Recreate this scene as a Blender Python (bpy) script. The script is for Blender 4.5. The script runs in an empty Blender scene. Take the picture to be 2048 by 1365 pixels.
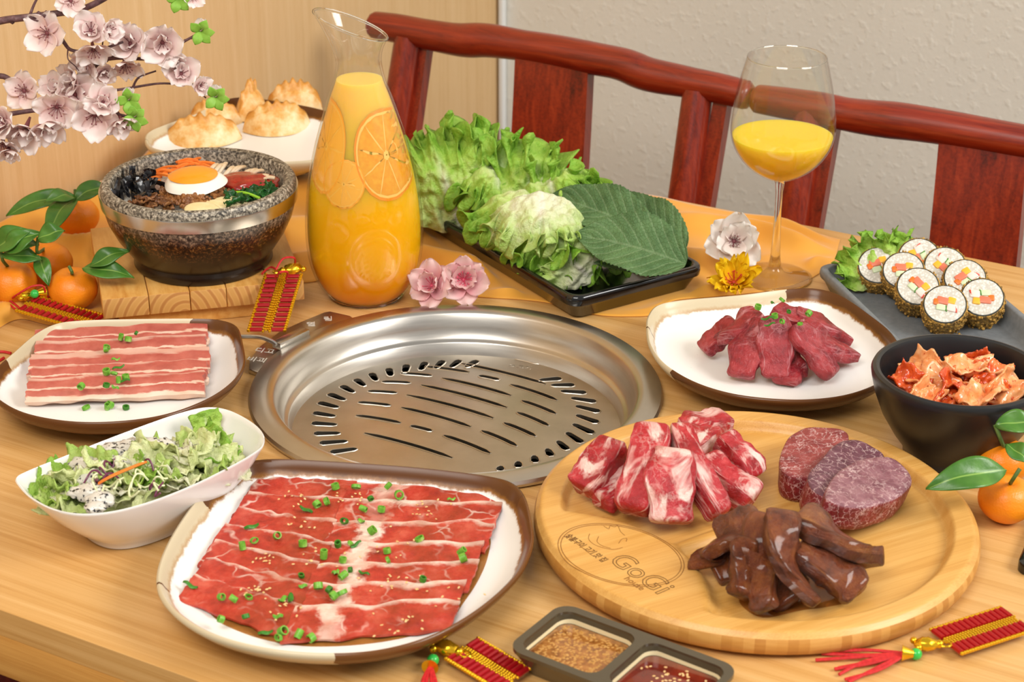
import bpy, bmesh, math, random
from mathutils import Vector, Matrix, Euler, noise as mn
SC = bpy.context.scene
COL = SC.collection
PI = math.pi
# ---------------------------------------------------------------- camera
T = 0.75                      # table top height
FPX = 4000.0                  # focal length in pixels of the 2048 px frame
PITCH = math.radians(24.8)
CZ = T + 0.776
YAW = math.radians(30.0)      # table long axis against the picture plane
cam = bpy.data.cameras.new('camera')
cam.lens = 36.0 * FPX / 2048.0
cam.sensor_width = 36.0
cam.clip_start = 0.02
cam.dof.use_dof = True
cam.dof.focus_distance = 1.72
cam.dof.aperture_fstop = 13.0
camo = bpy.data.objects.new('camera', cam)
COL.objects.link(camo)
camo.location = (0, 0, CZ)
camo.rotation_euler = (PI/2 - PITCH, 0, 0)
SC.camera = camo
# ---------------------------------------------------------------- world and light
SC.view_settings.view_transform = 'Standard'
SC.view_settings.look = 'None'
SC.view_settings.gamma = 1.0
SC.view_settings.exposure = 0.0
SC.view_settings.use_curve_mapping = False
W = bpy.data.worlds.new('world'); SC.world = W
W.use_nodes = True
W.node_tree.nodes['Background'].inputs[0].default_value = (1.0, 0.97, 0.93, 1)
W.node_tree.nodes['Background'].inputs[1].default_value = 0.50
def area(name, loc, target, sx, sy, power, col=(1, 1, 1)):
    l = bpy.data.lights.new(name, 'AREA'); l.shape = 'RECTANGLE'; l.size = sx; l.size_y = sy
    l.energy = power; l.color = col
    o = bpy.data.objects.new(name, l); COL.objects.link(o); o.location = loc
    d = Vector(target) - Vector(loc)
    o.rotation_euler = d.to_track_quat('-Z', 'Y').to_euler()
    return o
area('window_light', (2.2, 0.55, 2.5), (0, 1.7, T), 1.2, 1.0, 62, (1.0, 0.97, 0.93))
area('front_fill_light', (-0.55, -0.1, 2.75), (-.1, 1.8, T+.1), 1.3, 1.0, 40, (1.0, 0.96, 0.9))  # added front fill from high on the camera side, like a flash
# ---------------------------------------------------------------- pixels to points
CP, SP = math.cos(PITCH), math.sin(PITCH)
UX = Vector((math.cos(YAW), -math.sin(YAW), 0)); VX = Vector((math.sin(YAW), math.cos(YAW), 0))
CAM = Vector((0, 0, CZ))
def ray(px, py):
    x = (px-1024)/FPX; y = -(py-682.5)/FPX
    return Vector((x, CP + y*SP, -SP + y*CP))
def P(px, py, h=0.0):                # on the horizontal plane h above the table
    d = ray(px, py); t = (T+h-CZ)/d.z
    return CAM + d*t
def PN(px, py, point, normal):       # on any plane
    d = ray(px, py); n = Vector(normal)
    return CAM + d*((Vector(point)-CAM).dot(n)/d.dot(n))
def PYW(px, py, Y):                  # on the upright plane at distance Y
    return PN(px, py, (0, Y, 0), (0, 1, 0))
def uv(u, v, z=0.0):
    p = UX*u + VX*v; p.z = z
    return p
# ---------------------------------------------------------------- objects
def tag(o, label=None, cat=None, group=None, kind=None):
    if label: o['label'] = label
    if cat: o['category'] = cat
    if group: o['group'] = group
    if kind: o['kind'] = kind
    return o
def thing(name, label, cat, loc, rz=0.0, group=None, rot=None):
    o = bpy.data.objects.new(name, None); COL.objects.link(o)
    o.empty_display_size = 0.02
    o.location = loc
    o.rotation_euler = rot if rot else (0, 0, rz)
    return tag(o, label, cat, group)
def copy_tree(o, parent=None):
    c = o.copy(); COL.objects.link(c)
    if parent is not None: c.parent = parent
    for ch in [x for x in bpy.data.objects if x.parent == o]:
        copy_tree(ch, c)
    return c
def place(name, me, loc, rot=(0, 0, 0), sc=1.0, parent=None, mat=None):
    o = bpy.data.objects.new(name, me); COL.objects.link(o)
    o.location = loc; o.rotation_euler = rot
    o.scale = (sc, sc, sc) if not isinstance(sc, tuple) else sc
    if parent: o.parent = parent
    return o
class G:
    """collects geometry; build() links it as one mesh object"""
    def __init__(s): s.v = []; s.f = []; s.uv = []; s.m = []
    def add(s, vs, fs, uvs=None, mi=0):
        k = len(s.v)
        s.v += [Vector(x) for x in vs]
        s.uv += list(uvs) if uvs else [(0.0, 0.0)]*len(vs)
        s.f += [tuple(k+i for i in f) for f in fs]; s.m += [mi]*len(fs)
        return s
    def grid(s, fn, nu, nv, wu=False, mi=0):
        vs, us = [], []
        for j in range(nv+1):
            for i in range(nu if wu else nu+1):
                a, b = i/nu, j/nv
                vs.append(fn(a, b)); us.append((a, b))
        w = nu if wu else nu+1
        fs = []
        for j in range(nv):
            for i in range(nu):
                i2 = (i+1) % w if wu else i+1
                fs.append((j*w+i, j*w+i2, (j+1)*w+i2, (j+1)*w+i))
        return s.add(vs, fs, us, mi)
    def lathe(s, prof, n=48, c=(0, 0, 0), mi=0, sq=None):
        c = Vector(c); vs, us, fs = [], [], []
        idx = []
        for j, (r, z) in enumerate(prof):
            if r < 1e-6:
                idx.append([len(vs)]*n); vs.append(c+Vector((0, 0, z))); us.append((0.5, j/(len(prof)-1)))
            else:
                row = []
                for i in range(n):
                    a = 2*PI*i/n; row.append(len(vs))
                    vs.append(c+Vector((r*math.cos(a), r*math.sin(a), z))); us.append((i/n, j/(len(prof)-1)))
                idx.append(row)
        for j in range(len(prof)-1):
            for i in range(n):
                q = [idx[j][i], idx[j][(i+1) % n], idx[j+1][(i+1) % n], idx[j+1][i]]
                q = [x for k, x in enumerate(q) if x not in q[:k]]
                if len(q) > 2: fs.append(tuple(q))
        return s.add(vs, fs, us, mi)
    def tube(s, pts, rad, n=8, cap=True, mi=0, flat=1.0, closed=False):
        pts = [Vector(p) for p in pts]; m = len(pts)
        if not hasattr(rad, '__len__'): rad = [rad]*m
        up = Vector((0, 0, 1)); vs, us, fs = [], [], []
        pn = None
        for k, p in enumerate(pts):
            a = pts[k-1] if (k > 0 or closed) else p; b = pts[(k+1) % m] if (k < m-1 or closed) else p
            t = (b-a)
            t = t.normalized() if t.length > 1e-9 else Vector((1, 0, 0))
            if pn is None: pn = up.cross(t) if abs(t.dot(up)) < .95 else Vector((1, 0, 0)).cross(t)
            nx = (pn - t*pn.dot(t)); nx = nx.normalized() if nx.length > 1e-9 else Vector((1, 0, 0))
            pn = nx; ny = t.cross(nx)
            for i in range(n):
                ang = 2*PI*i/n
                vs.append(p + nx*(rad[k]*math.cos(ang)) + ny*(rad[k]*flat*math.sin(ang))); us.append((i/n, k/max(1, m-1)))
        for k in range(m if closed else m-1):
            k2 = (k+1) % m
            for i in range(n):
                fs.append((k*n+i, k*n+(i+1) % n, k2*n+(i+1) % n, k2*n+i))
        if cap and not closed:
            fs.append(tuple(range(n-1, -1, -1))); fs.append(tuple((m-1)*n+i for i in range(n)))
        return s.add(vs, fs, us, mi)
    def box(s, c, size, rz=0.0, mi=0, bev=0.0, rot=None, seg=2):
        bm = bmesh.new(); bmesh.ops.create_cube(bm, size=1.0)
        for v in bm.verts: v.co = Vector((v.co.x*size[0], v.co.y*size[1], v.co.z*size[2]))
        if bev: bmesh.ops.bevel(bm, geom=bm.edges[:], offset=bev, segments=seg, affect='EDGES', profile=.5)
        mt = Matrix.Translation(c) @ (Euler(rot).to_matrix().to_4x4() if rot else Matrix.Rotation(rz, 4, 'Z'))
        bmesh.ops.transform(bm, matrix=mt, verts=bm.verts[:])
        return s.bm(bm, mi)
    def bm(s, bm, mi=0):
        bm.verts.index_update()
        s.add([v.co.copy() for v in bm.verts], [[v.index for v in f.verts] for f in bm.faces], None, mi)
        bm.free(); return s
    def ico(s, c, r, sub=3, fn=None, mi=0, rot=None):
        bm = bmesh.new(); bmesh.ops.create_icosphere(bm, subdivisions=sub, radius=1.0)
        r = Vector((r, r, r)) if not hasattr(r, '__len__') else Vector(r)
        rm = Euler(rot).to_matrix() if rot else None
        for v in bm.verts:
            d = v.co.normalized(); q = Vector((d.x*r.x, d.y*r.y, d.z*r.z))
            if fn: q = fn(d, q)
            if rm: q = rm @ q
            v.co = q + Vector(c)
        return s.bm(bm, mi)
    def prism(s, loop, z0, z1, mi=0, bev=0.0, seg=2):
        bm = bmesh.new()
        vs = [bm.verts.new((p[0], p[1], z0)) for p in loop]
        f = bm.faces.new(vs)
        ex = bmesh.ops.extrude_face_region(bm, geom=[f])
        for v in ex['geom']:
            if isinstance(v, bmesh.types.BMVert): v.co.z = z1
        bmesh.ops.recalc_face_normals(bm, faces=bm.faces[:])
        if bev:
            es = [e for e in bm.edges if abs(e.verts[0].co.z-z1) < 1e-7 and abs(e.verts[1].co.z-z1) < 1e-7]
            bmesh.ops.bevel(bm, geom=es, offset=bev, segments=seg, affect='EDGES', profile=.5)
        return s.bm(bm, mi)
    def holed(s, loops, z0, z1, mi=0):
        from mathutils.geometry import delaunay_2d_cdt
        def inside(p, lp):
            r = False; j = len(lp)-1
            for i in range(len(lp)):
                a, b = lp[i], lp[j]
                if (a[1] > p[1]) != (b[1] > p[1]) and p[0] < (b[0]-a[0])*(p[1]-a[1])/(b[1]-a[1])+a[0]: r = not r
                j = i
            return r
        vs, es = [], []
        boxes = []
        for lp in loops:
            k = len(vs); vs += [Vector((p[0], p[1])) for p in lp]
            es += [(k+i, k+(i+1) % len(lp)) for i in range(len(lp))]
            xs = [p[0] for p in lp]; ys = [p[1] for p in lp]; boxes.append((min(xs), max(xs), min(ys), max(ys)))
        ov, oe, of, *_ = delaunay_2d_cdt(vs, es, [], 0, 1e-6)
        keep = []
        for f in of:
            c = sum((ov[i] for i in f), Vector((0, 0)))/len(f)
            if not inside(c, loops[0]): continue
            if any(b[0] <= c.x <= b[1] and b[2] <= c.y <= b[3] and inside(c, lp) for lp, b in zip(loops[1:], boxes[1:])): continue
            keep.append(f)
        bm = bmesh.new(); bv = [bm.verts.new((p.x, p.y, z1)) for p in ov]
        for f in keep: bm.faces.new([bv[i] for i in f])
        bmesh.ops.delete(bm, geom=[v for v in bm.verts if not v.link_faces], context='VERTS')
        ex = bmesh.ops.extrude_face_region(bm, geom=bm.faces[:])
        for v in ex['geom']:
            if isinstance(v, bmesh.types.BMVert): v.co.z = z0
        bmesh.ops.recalc_face_normals(bm, faces=bm.faces[:])
        return s.bm(bm, mi)
    def xf(s, mt):
        s.v = [mt @ x for x in s.v]; return s
    def mesh(s, name, mat, smooth=True, sharp=40):
        me = bpy.data.meshes.new(name)
        me.from_pydata([tuple(v) for v in s.v], [], s.f)
        ul = me.uv_layers.new(name='UVMap')
        vi = [0]*len(me.loops); me.loops.foreach_get('vertex_index', vi)
        fl = [0.0]*(2*len(vi))
        for k, i in enumerate(vi): fl[2*k], fl[2*k+1] = s.uv[i]
        ul.data.foreach_set('uv', fl)
        for m in (mat if isinstance(mat, (list, tuple)) else [mat]): me.materials.append(m)
        if any(s.m): me.polygons.foreach_set('material_index', s.m)
        if smooth:
            me.polygons.foreach_set('use_smooth', [True]*len(me.polygons))
            if sharp: me.set_sharp_from_angle(angle=math.radians(sharp))
        me.update()
        return me
    def build(s, name, mat, parent=None, loc=None, smooth=True, sharp=40, fix=False):
        if loc is not None and parent is None:
            L = Vector(loc); s.v = [x-L for x in s.v]
        me = s.mesh(name, mat, smooth, sharp)
        if fix:
            bm = bmesh.new(); bm.from_mesh(me); bmesh.ops.recalc_face_normals(bm, faces=bm.faces[:]); bm.to_mesh(me); bm.free()
            if smooth and sharp: me.set_sharp_from_angle(angle=math.radians(sharp))
        o = bpy.data.objects.new(name, me); COL.objects.link(o)
        if loc is not None and parent is None: o.location = loc
        if parent is not None: o.parent = parent
        return o
def solid_sheet(fn, nu, nv, th):
    """a thin closed sheet: fn(a,b) is its middle surface"""
    g = G(); w = nu+1
    pts = [[fn(i/nu, j/nv) for i in range(w)] for j in range(nv+1)]
    def nrm(i, j):
        p = pts[j][min(i+1, nu)]-pts[j][max(i-1, 0)]; q = pts[min(j+1, nv)][i]-pts[max(j-1, 0)][i]
        n = p.cross(q); return n.normalized() if n.length > 1e-14 else Vector((0, 0, 1))
    t = th if callable(th) else (lambda a, b: th)
    top, bot, us = [], [], []
    for j in range(nv+1):
        for i in range(w):
            n = nrm(i, j)*(t(i/nu, j/nv)/2); p = pts[j][i]
            top.append(p+n); bot.append(p-n); us.append((i/nu, j/nv))
    fs = [(j*w+i, j*w+i+1, (j+1)*w+i+1, (j+1)*w+i) for j in range(nv) for i in range(nu)]
    n1 = len(top)
    g.add(top, fs, us); g.add(bot, [f[::-1] for f in fs], us)
    rim = [i for i in range(nu)] + [j*w+nu for j in range(nv)] + [nv*w+nu-i for i in range(nu)] + [(nv-j)*w for j in range(nv)]
    k = len(rim)
    for i in range(k):
        a, b = rim[i], rim[(i+1) % k]
        g.f.append((a, a+n1, b+n1, b)); g.m.append(0)
    return g
def smooth_path(pts, n=6, closed=False):
    pts = [Vector(p) for p in pts]; out = []; m = len(pts)
    for i in range(m if closed else m-1):
        if closed: a, b, c, d = pts[i-1], pts[i], pts[(i+1) % m], pts[(i+2) % m]
        else: a, b, c, d = pts[max(i-1, 0)], pts[i], pts[i+1], pts[min(i+2, m-1)]
        for k in range(n):
            t = k/n
            out.append(.5*((2*b)+(c-a)*t+(2*a-5*b+4*c-d)*t*t+(3*b-a-3*c+d)*t*t*t))
    if not closed: out.append(pts[-1])
    return out
def lerp(a, b, t): return a+(b-a)*t
def interp(xs, ys, x):
    if x <= xs[0]: return ys[0]
    for i in range(len(xs)-1):
        if x <= xs[i+1]: return lerp(ys[i], ys[i+1], (x-xs[i])/(xs[i+1]-xs[i]))
    return ys[-1]
def nz(p, s=1.0, seed=0.0): return mn.noise(Vector(p)*s + Vector((seed*13.7, seed*7.1, seed*3.3)))
def superell(t, a, b, e):
    c, s_ = math.cos(t), math.sin(t)
    return (a*math.copysign(abs(c)**(2/e), c), b*math.copysign(abs(s_)**(2/e), s_))
def rrect(w, d, r, n=6):
    out = []
    for cx, cy, a0 in ((w/2-r, d/2-r, 0), (-w/2+r, d/2-r, PI/2), (-w/2+r, -d/2+r, PI), (w/2-r, -d/2+r, 1.5*PI)):
        for k in range(n+1):
            a = a0+PI/2*k/n; out.append((cx+r*math.cos(a), cy+r*math.sin(a)))
    return out
# ---------------------------------------------------------------- materials
def C(h, a=1.0):
    h = h.lstrip('#'); o = []
    for i in (0, 2, 4):
        c = int(h[i:i+2], 16)/255; o.append(c/12.92 if c <= .04045 else ((c+.055)/1.055)**2.4)
    return (*o, a)
class NT:
    def __init__(s, name, **kw):
        s.mat = bpy.data.materials.new(name); s.mat.use_nodes = True
        s.t = s.mat.node_tree; s.b = s.t.nodes['Principled BSDF']
        s.set(**kw)
    def set(s, **kw):
        nm = dict(col='Base Color', rough='Roughness', metal='Metallic', spec='Specular IOR Level', sss='Subsurface Weight', coat='Coat Weight',
                  trans='Transmission Weight', ior='IOR', alpha='Alpha', sheen='Sheen Weight', normal='Normal', coatr='Coat Roughness', aniso='Anisotropic',
                  sssr='Subsurface Radius', ssss='Subsurface Scale')
        for k, v in kw.items():
            i = s.b.inputs[nm[k]]
            if isinstance(v, bpy.types.NodeSocket): s.t.links.new(v, i)
            elif isinstance(v, str): i.default_value = C(v)
            else: i.default_value = v
        return s
    def N(s, typ, **props):
        n = s.t.nodes.new(typ)
        for k, v in props.items(): setattr(n, k, v)
        return n
    def put(s, sock, v):
        if isinstance(v, bpy.types.NodeSocket): s.t.links.new(v, sock)
        elif isinstance(v, str): sock.default_value = C(v)
        elif v is not None: sock.default_value = v
    def vec(s, kind='Object', scale=(1, 1, 1), rot=(0, 0, 0), loc=(0, 0, 0)):
        tc = s.N('ShaderNodeTexCoord'); mp = s.N('ShaderNodeMapping')
        s.t.links.new(tc.outputs[kind], mp.inputs[0])
        mp.inputs['Scale'].default_value = scale; mp.inputs['Rotation'].default_value = rot; mp.inputs['Location'].default_value = loc
        return mp.outputs[0]
    def rnd(s): return s.N('ShaderNodeObjectInfo').outputs['Random']
    def noise(s, vec, scale, detail=2.0, rough=.5, dist=0.0, out='Fac'):
        n = s.N('ShaderNodeTexNoise'); s.put(n.inputs['Vector'], vec)
        n.inputs['Scale'].default_value = scale; n.inputs['Detail'].default_value = detail
        n.inputs['Roughness'].default_value = rough; n.inputs['Distortion'].default_value = dist
        return n.outputs[0] if out == 'Fac' else n.outputs['Color']
    def voro(s, vec, scale, feature='F1', out='Distance', rand=1.0):
        n = s.N('ShaderNodeTexVoronoi', feature=feature); s.put(n.inputs['Vector'], vec)
        n.inputs['Scale'].default_value = scale; n.inputs['Randomness'].default_value = rand
        return n.outputs[out]
    def wave(s, vec, scale, dist=2.0, detail=2.0, ds=1.0, direction='X', typ='BANDS'):
        n = s.N('ShaderNodeTexWave', wave_type=typ)
        if typ == 'BANDS': n.bands_direction = direction
        else: n.rings_direction = direction
        s.put(n.inputs['Vector'], vec)
        n.inputs['Scale'].default_value = scale; n.inputs['Distortion'].default_value = dist
        n.inputs['Detail'].default_value = detail; n.inputs['Detail Scale'].default_value = ds
        return n.outputs['Fac']
    def ramp(s, fac, stops, interp='LINEAR'):
        n = s.N('ShaderNodeValToRGB'); n.color_ramp.interpolation = interp; s.put(n.inputs[0], fac)
        el = n.color_ramp.elements
        while len(el) < len(stops): el.new(.5)
        for e, (p, c) in zip(el, stops):
            e.position = p
            e.color = C(c) if isinstance(c, str) else ((c, c, c, 1) if not hasattr(c, '__len__') else c)
        return n.outputs[0]
    def mix(s, fac, a, b, blend='MIX'):
        n = s.N('ShaderNodeMix', data_type='RGBA', blend_type=blend)
        s.put(n.inputs[0], fac); s.put(n.inputs[6], a); s.put(n.inputs[7], b)
        return n.outputs[2]
    def math(s, op, a, b=None, c=None):
        n = s.N('ShaderNodeMath', operation=op); s.put(n.inputs[0], a); s.put(n.inputs[1], b)
        if c is not None: s.put(n.inputs[2], c)
        return n.outputs[0]
    def vadd(s, v, col, amt):
        n = s.N('ShaderNodeVectorMath', operation='SCALE'); s.put(n.inputs[0], col); n.inputs['Scale'].default_value = amt
        m = s.N('ShaderNodeVectorMath', operation='ADD'); s.put(m.inputs[0], v); s.t.links.new(n.outputs[0], m.inputs[1])
        return m.outputs[0]
    def sep(s, v):
        n = s.N('ShaderNodeSeparateXYZ'); s.put(n.inputs[0], v); return n.outputs
    def bump(s, h, strength=.3, dist=.001):
        n = s.N('ShaderNodeBump'); s.put(n.inputs['Height'], h)
        n.inputs['Strength'].default_value = strength; n.inputs['Distance'].default_value = dist
        s.set(normal=n.outputs[0]); return s
def simple(name, col, rough=.5, **kw): return NT(name, col=col, rough=rough, **kw).mat
def noisy(name, stops, scale=20, rough=.5, detail=4, bump=0.0, bdist=.001, coords='Object', vs=(1, 1, 1), bscale=None, **kw):
    n = NT(name, rough=rough, **kw); v = n.vec(coords, vs)
    f = n.noise(v, scale, detail, .6); n.set(col=n.ramp(f, stops))
    if bump: n.bump(n.noise(v, bscale or scale, detail, .6), bump, bdist)
    return n.mat

def dish(loop3, prof, h, n=96):
    """dish over a closed outline: loop3 world points at height h; prof = (scale, z, v) rows from the centre underneath, over the rim, to the centre inside"""
    pts = smooth_path(loop3, 8, True)
    c = sum(pts, Vector())/len(pts); c.z = T
    loc = [Vector((p.x-c.x, p.y-c.y)) for p in pts]; m = len(loc)
    g = G(); vs, us, fs, idx = [], [], [], []
    for sc, z, v in prof:
        if sc < 1e-6: idx.append([len(vs)]*m); vs.append((0, 0, z)); us.append((.5, v))
        else:
            row = []
            for i, p in enumerate(loc):
                L = p.length; d = p/L
                # scale: offset of the outline, blending to a rounder shape inside
                row.append(len(vs)); vs.append((p.x*sc, p.y*sc, z)); us.append((i/m, v))
            idx.append(row)
    for j in range(len(prof)-1):
        for i in range(m):
            q = [idx[j][i], idx[j][(i+1) % m], idx[j+1][(i+1) % m], idx[j+1][i]]
            q = [x for k, x in enumerate(q) if x not in q[:k]]
            if len(q) > 2: fs.append(tuple(q))
    g.add(vs, fs, us)
    return g, c
def leafy(name, stops, scale=30, rough=.45, trans=.25, bump=.2):
    """soft leaf-like material that lets some light through"""
    n = NT(name, rough=rough, spec=.35)
    v = n.vec('Object'); f = n.noise(v, scale, 4, .6); col = n.ramp(f, stops)
    n.set(col=col); n.bump(n.noise(v, scale*3, 3, .6), bump, .0012)
    n.translucent(col, trans)
    return n.mat
def _tl(s, col, amt):
    tr = s.N('ShaderNodeBsdfTranslucent'); mx = s.N('ShaderNodeMixShader')
    s.put(tr.inputs[0], col); s.put(mx.inputs[0], amt)
    s.t.links.new(s.b.outputs[0], mx.inputs[1]); s.t.links.new(tr.outputs[0], mx.inputs[2])
    s.t.links.new(mx.outputs[0], s.t.nodes['Material Output'].inputs[0])
    return s
NT.translucent = _tl
# ================================================================ the room
def wood_mat(name, stops, along=(1, 12, 12), scale=6, rough=.4, fine=260, bump=.06, coords='Object', coat=0.0, rot=(0, 0, 0)):
    n = NT(name, rough=rough, coat=coat, coatr=.15)
    v = n.vec(coords, along, rot)
    a = n.noise(v, scale, 4, .6, .6)
    v2 = n.vec(coords, (along[0]*.5, along[1]*2.2, along[2]*2.2), rot)
    b = n.noise(v2, fine/8, 3, .7)
    f = n.math('MULTIPLY_ADD', b, .45, n.math('MULTIPLY', a, .55))
    n.set(col=n.ramp(f, stops)); n.bump(b, bump, .0006)
    return n.mat
M_table = wood_mat('table_oak', [(.28, '#a87537'), (.42, '#c69554'), (.55, '#d3a668'), (.72, '#dcb47c')], (.5, 34, 34), 3.4, .36, 300, .05)
M_tedge = wood_mat('table_edge_oak', [(.3, '#a96f2c'), (.45, '#c48b42'), (.7, '#d9a55a')], (1.2, 26, 40), 3.0, .4, 200)
M_wallwood = wood_mat('wall_veneer', [(.3, '#c8a06c'), (.45, '#d2ae7c'), (.6, '#d8b686'), (.75, '#dfc296')], (34, 34, .8), 2.6, .5, 200, .03)
def stucco():
    n = NT('stucco', rough=.75)
    v = n.vec('Object')
    b1 = n.noise(v, 78, 2, .5); b2 = n.noise(v, 150, 2, .5)
    n.set(col=n.ramp(n.noise(v, 3, 2), [(.3, '#dcd8cc'), (.7, '#e3dfd4')]))
    sp = n.ramp(b1, [(.54, 0.0), (.72, 1.0)])
    n.bump(n.math('MULTIPLY_ADD', b2, .5, sp), .17, .003)
    return n.mat
M_stucco = stucco()
M_trim = simple('white_trim', '#e6e8e6', .45)
M_floor = noisy('floor_tile', [(.3, '#3b3531'), (.7, '#4a423c')], 6, .5)
def rosewood(name='rosewood', along=(3, 34, 34)):
    n = NT(name, rough=.3, coat=.25, coatr=.2)
    v = n.vec('Object', along)
    a = n.noise(v, 3.0, 4, .6, .8); b = n.noise(n.vec('Object', (along[0]*.6, along[1]*3, along[2]*3)), 14, 3, .6)
    f = n.math('MULTIPLY_ADD', b, .35, n.math('MULTIPLY', a, .65))
    n.set(col=n.ramp(f, [(.3, '#430e07'), (.42, '#701b0a'), (.55, '#8b280f'), (.7, '#a03717')]))
    return n.mat
M_rose = rosewood(); M_rosev = rosewood('rosewood_upright', (34, 34, 3))
TU0, TU1, TV0, TV1 = -1.446, -0.19, 0.873, 1.862
ROOM_V = 2.48          # the white wall
# floor, walls
g = G(); g.grid(lambda a, b: uv(lerp(TU0-.04, 2.6, a), lerp(-.6, ROOM_V+.05, b), 0), 1, 1)
fl = g.build('floor', M_floor, smooth=False); tag(fl, kind='structure')
g = G(); g.box((0, 0, 0), (4.1, .08, 2.7))
o = g.build('wall_back', M_stucco, smooth=False); o.location = uv(TU0+2.0, ROOM_V+.04, 1.35); o.rotation_euler = (0, 0, -YAW); tag(o, 'white rough stucco wall behind the red chairs', kind='structure')
g = G(); g.box((0, 0, 0), (.04, 3.2, 2.7))
o = g.build('wall_left', M_wallwood, smooth=False); o.location = uv(TU0-.026, ROOM_V-1.6, 1.35); o.rotation_euler = (0, 0, -YAW); tag(o, 'light wood veneer wall at the end of the table', kind='structure')
g = G(); g.box((0, 0, 0), (.008, .012, 2.7), bev=.002)
o = g.build('trim_1', M_trim); o.location = uv(TU0+.002, ROOM_V-.007, 1.35); o.rotation_euler = (0, 0, -YAW); tag(o, kind='structure')
# ---------------------------------------------------------------- table
GC = P(912, 781, 0.004)                       # centre of the grill
TC = uv((TU0+TU1)/2, (TV0+TV1)/2, 0)
tab = thing('dining_table', 'light oak dining table with a round grill set into its top', 'table', TC, -YAW)
gl = Matrix.Rotation(YAW, 4, 'Z') @ (GC-TC); 
tw, td = TU1-TU0, TV1-TV0
hole = [(gl.x+.166*math.cos(2*PI*i/64), gl.y+.166*math.sin(2*PI*i/64)) for i in range(64)]
g = G(); g.holed([rrect(tw, td, .006, 4), hole[::-1]], T-.022, T); g.build('table_top', M_table, tab, smooth=False)
for s in (-1, 1):
    g = G(); g.box((0, s*(td/2-.0125), T-.0405), (tw-.002, .025, .037), bev=.002); g.build('apron', M_tedge, tab)
    g = G(); g.box((s*(tw/2-.0125), 0, T-.0405), (.025, td-.052, .037), bev=.002); g.build('apron', M_tedge, tab)
for sx in (-1, 1):
    for sy in (-1, 1):
        g = G(); g.box((sx*(tw/2-.07), sy*(td/2-.07), (T-.023)/2), (.06, .06, T-.023), bev=.003); g.build('leg', M_tedge, tab)
# ---------------------------------------------------------------- chairs behind the table
CV = 2.005
LEAN = 0.30
cn = (VX - Vector((0, 0, 1))*LEAN).normalized()
cp0 = uv(0, CV, T+.07)
def back(px, py, off=0.0): return PN(px, py, cp0 + VX*off, cn)
def to_local(o, p): return o.matrix_basis.inverted() @ Vector(p)
def chair(label, rail, rr, posts, splat, seat_u):
    ch = thing('dining_chair', label, 'chair', uv((seat_u[0]+seat_u[1])/2, CV-.25, 0), -YAW, 'red wooden chairs behind the table')
    bpy.context.view_layer.update()
    inv = (Matrix.Translation(ch.location) @ Matrix.Rotation(-YAW, 4, 'Z')).inverted()
    L = lambda p: inv @ Vector(p)
    path = smooth_path([L(back(*p)) for p in rail], 6)
    rads = [1.12*interp([i*(len(path)-1)/(len(rr)-1) for i in range(len(rr))], rr, k) for k in range(len(path))]
    # rounded ends
    g = G(); g.tube(path, rads, 18)
    for e, k in ((path[0], 0), (path[-1], -1)): g.ico(e, (rads[k]*.55, rads[k], rads[k]), 2)
    g.build('crest_rail', M_rose, ch)
    for (tx, ty), (bx, by), w in posts:
        a = L(back(tx, ty)); b = L(back(bx, by)); d = (b-a).normalized()
        e = a + d*((a.z-.43)/-d.z)
        g = G(); g.tube([a, a.lerp(e, .3), e, Vector((e.x, e.y-.02, .0))], [w*.5, w*.52, w*.55, w*.5], 14)
        g.build('back_post', M_rosev, ch)
        g = G(); off = Vector((w*.62, .010, 0))
        g.box((0, 0, 0), (w*.5, .016, (a-e).length)); g.xf(Matrix.Translation((a+e)/2+off) @ Matrix.Rotation(math.atan2(-(a-e).y, (a-e).z), 4, 'X'))
        g.build('post_liner', M_rosev, ch)
    (x0, y0), (x1, y1), (bx0, by0), (bx1, by1) = splat
    q = [L(back(x0, y0)), L(back(x1, y1)), L(back(bx1, by1)), L(back(bx0, by0))]
    d = (q[3]-q[0]).normalized(); lo = q[0]+d*((q[0].z-.44)/-d.z); d2 = (q[2]-q[1]).normalized(); hi = q[1]+d2*((q[1].z-.44)/-d2.z)
    th = .009
    def f(a, b):
        p = q[0].lerp(q[1], a).lerp(lo.lerp(hi, a), b); p.y += .012*math.sin(b*PI); return p
    solid_sheet(f, 4, 14, .017).build('back_splat', M_rosev, ch, fix=True)
    w = seat_u[1]-seat_u[0]
    g = G(); g.box((0, .02, .435), (w, .46, .035), bev=.008); g.build('seat', M_rose, ch)
    for s in (-1, 1):
        g = G(); g.tube([(s*(w/2-.03), -.19, .42), (s*(w/2-.03), -.19, 0)], [.017, .015], 12); g.build('leg', M_rosev, ch)
        g = G(); g.box((s*(w/2-.03), .02, .12), (.02, .4, .03), bev=.003); g.build('stretcher', M_rosev, ch)
    return ch
rail1 = [(750, 50), (800, 58), (860, 70), (920, 80), (975, 81), (1040, 90), (1109, 101), (1187, 117), (1245, 129), (1297, 149), (1368, 163), (1439, 177), (1492, 190)]
rr1 = [.0150, .0162, .0165, .0175, .0190, .0180, .0165, .0170, .0175, .0172, .0182, .0175, .0160, .0155, .015]
a_, b_ = back(760, 70), back(1490, 190)
uu = lambda p: p.dot(UX)
chair('dark red wooden dining chair by the wood wall, behind the lettuce tray', rail1, rr1,
      [((818, 75), (791, 250), .036), ((1396, 182), (1367, 400), .036)], ((1037, 108), (1183, 126), (1020, 300), (1166, 320)), (uu(a_), uu(b_)))
rail2 = [(1516, 198), (1580, 208), (1647, 219), (1700, 230), (1750, 237), (1822, 245), (1919, 260), (2047, 283), (2150, 300), (2260, 325), (2360, 348)]
rr2 = [.0145, .016, .0168, .0165, .0175, .0185, .0175, .0165, .016, .017, .016, .015]
a_, b_ = back(1520, 200), back(2360, 348)
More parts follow.
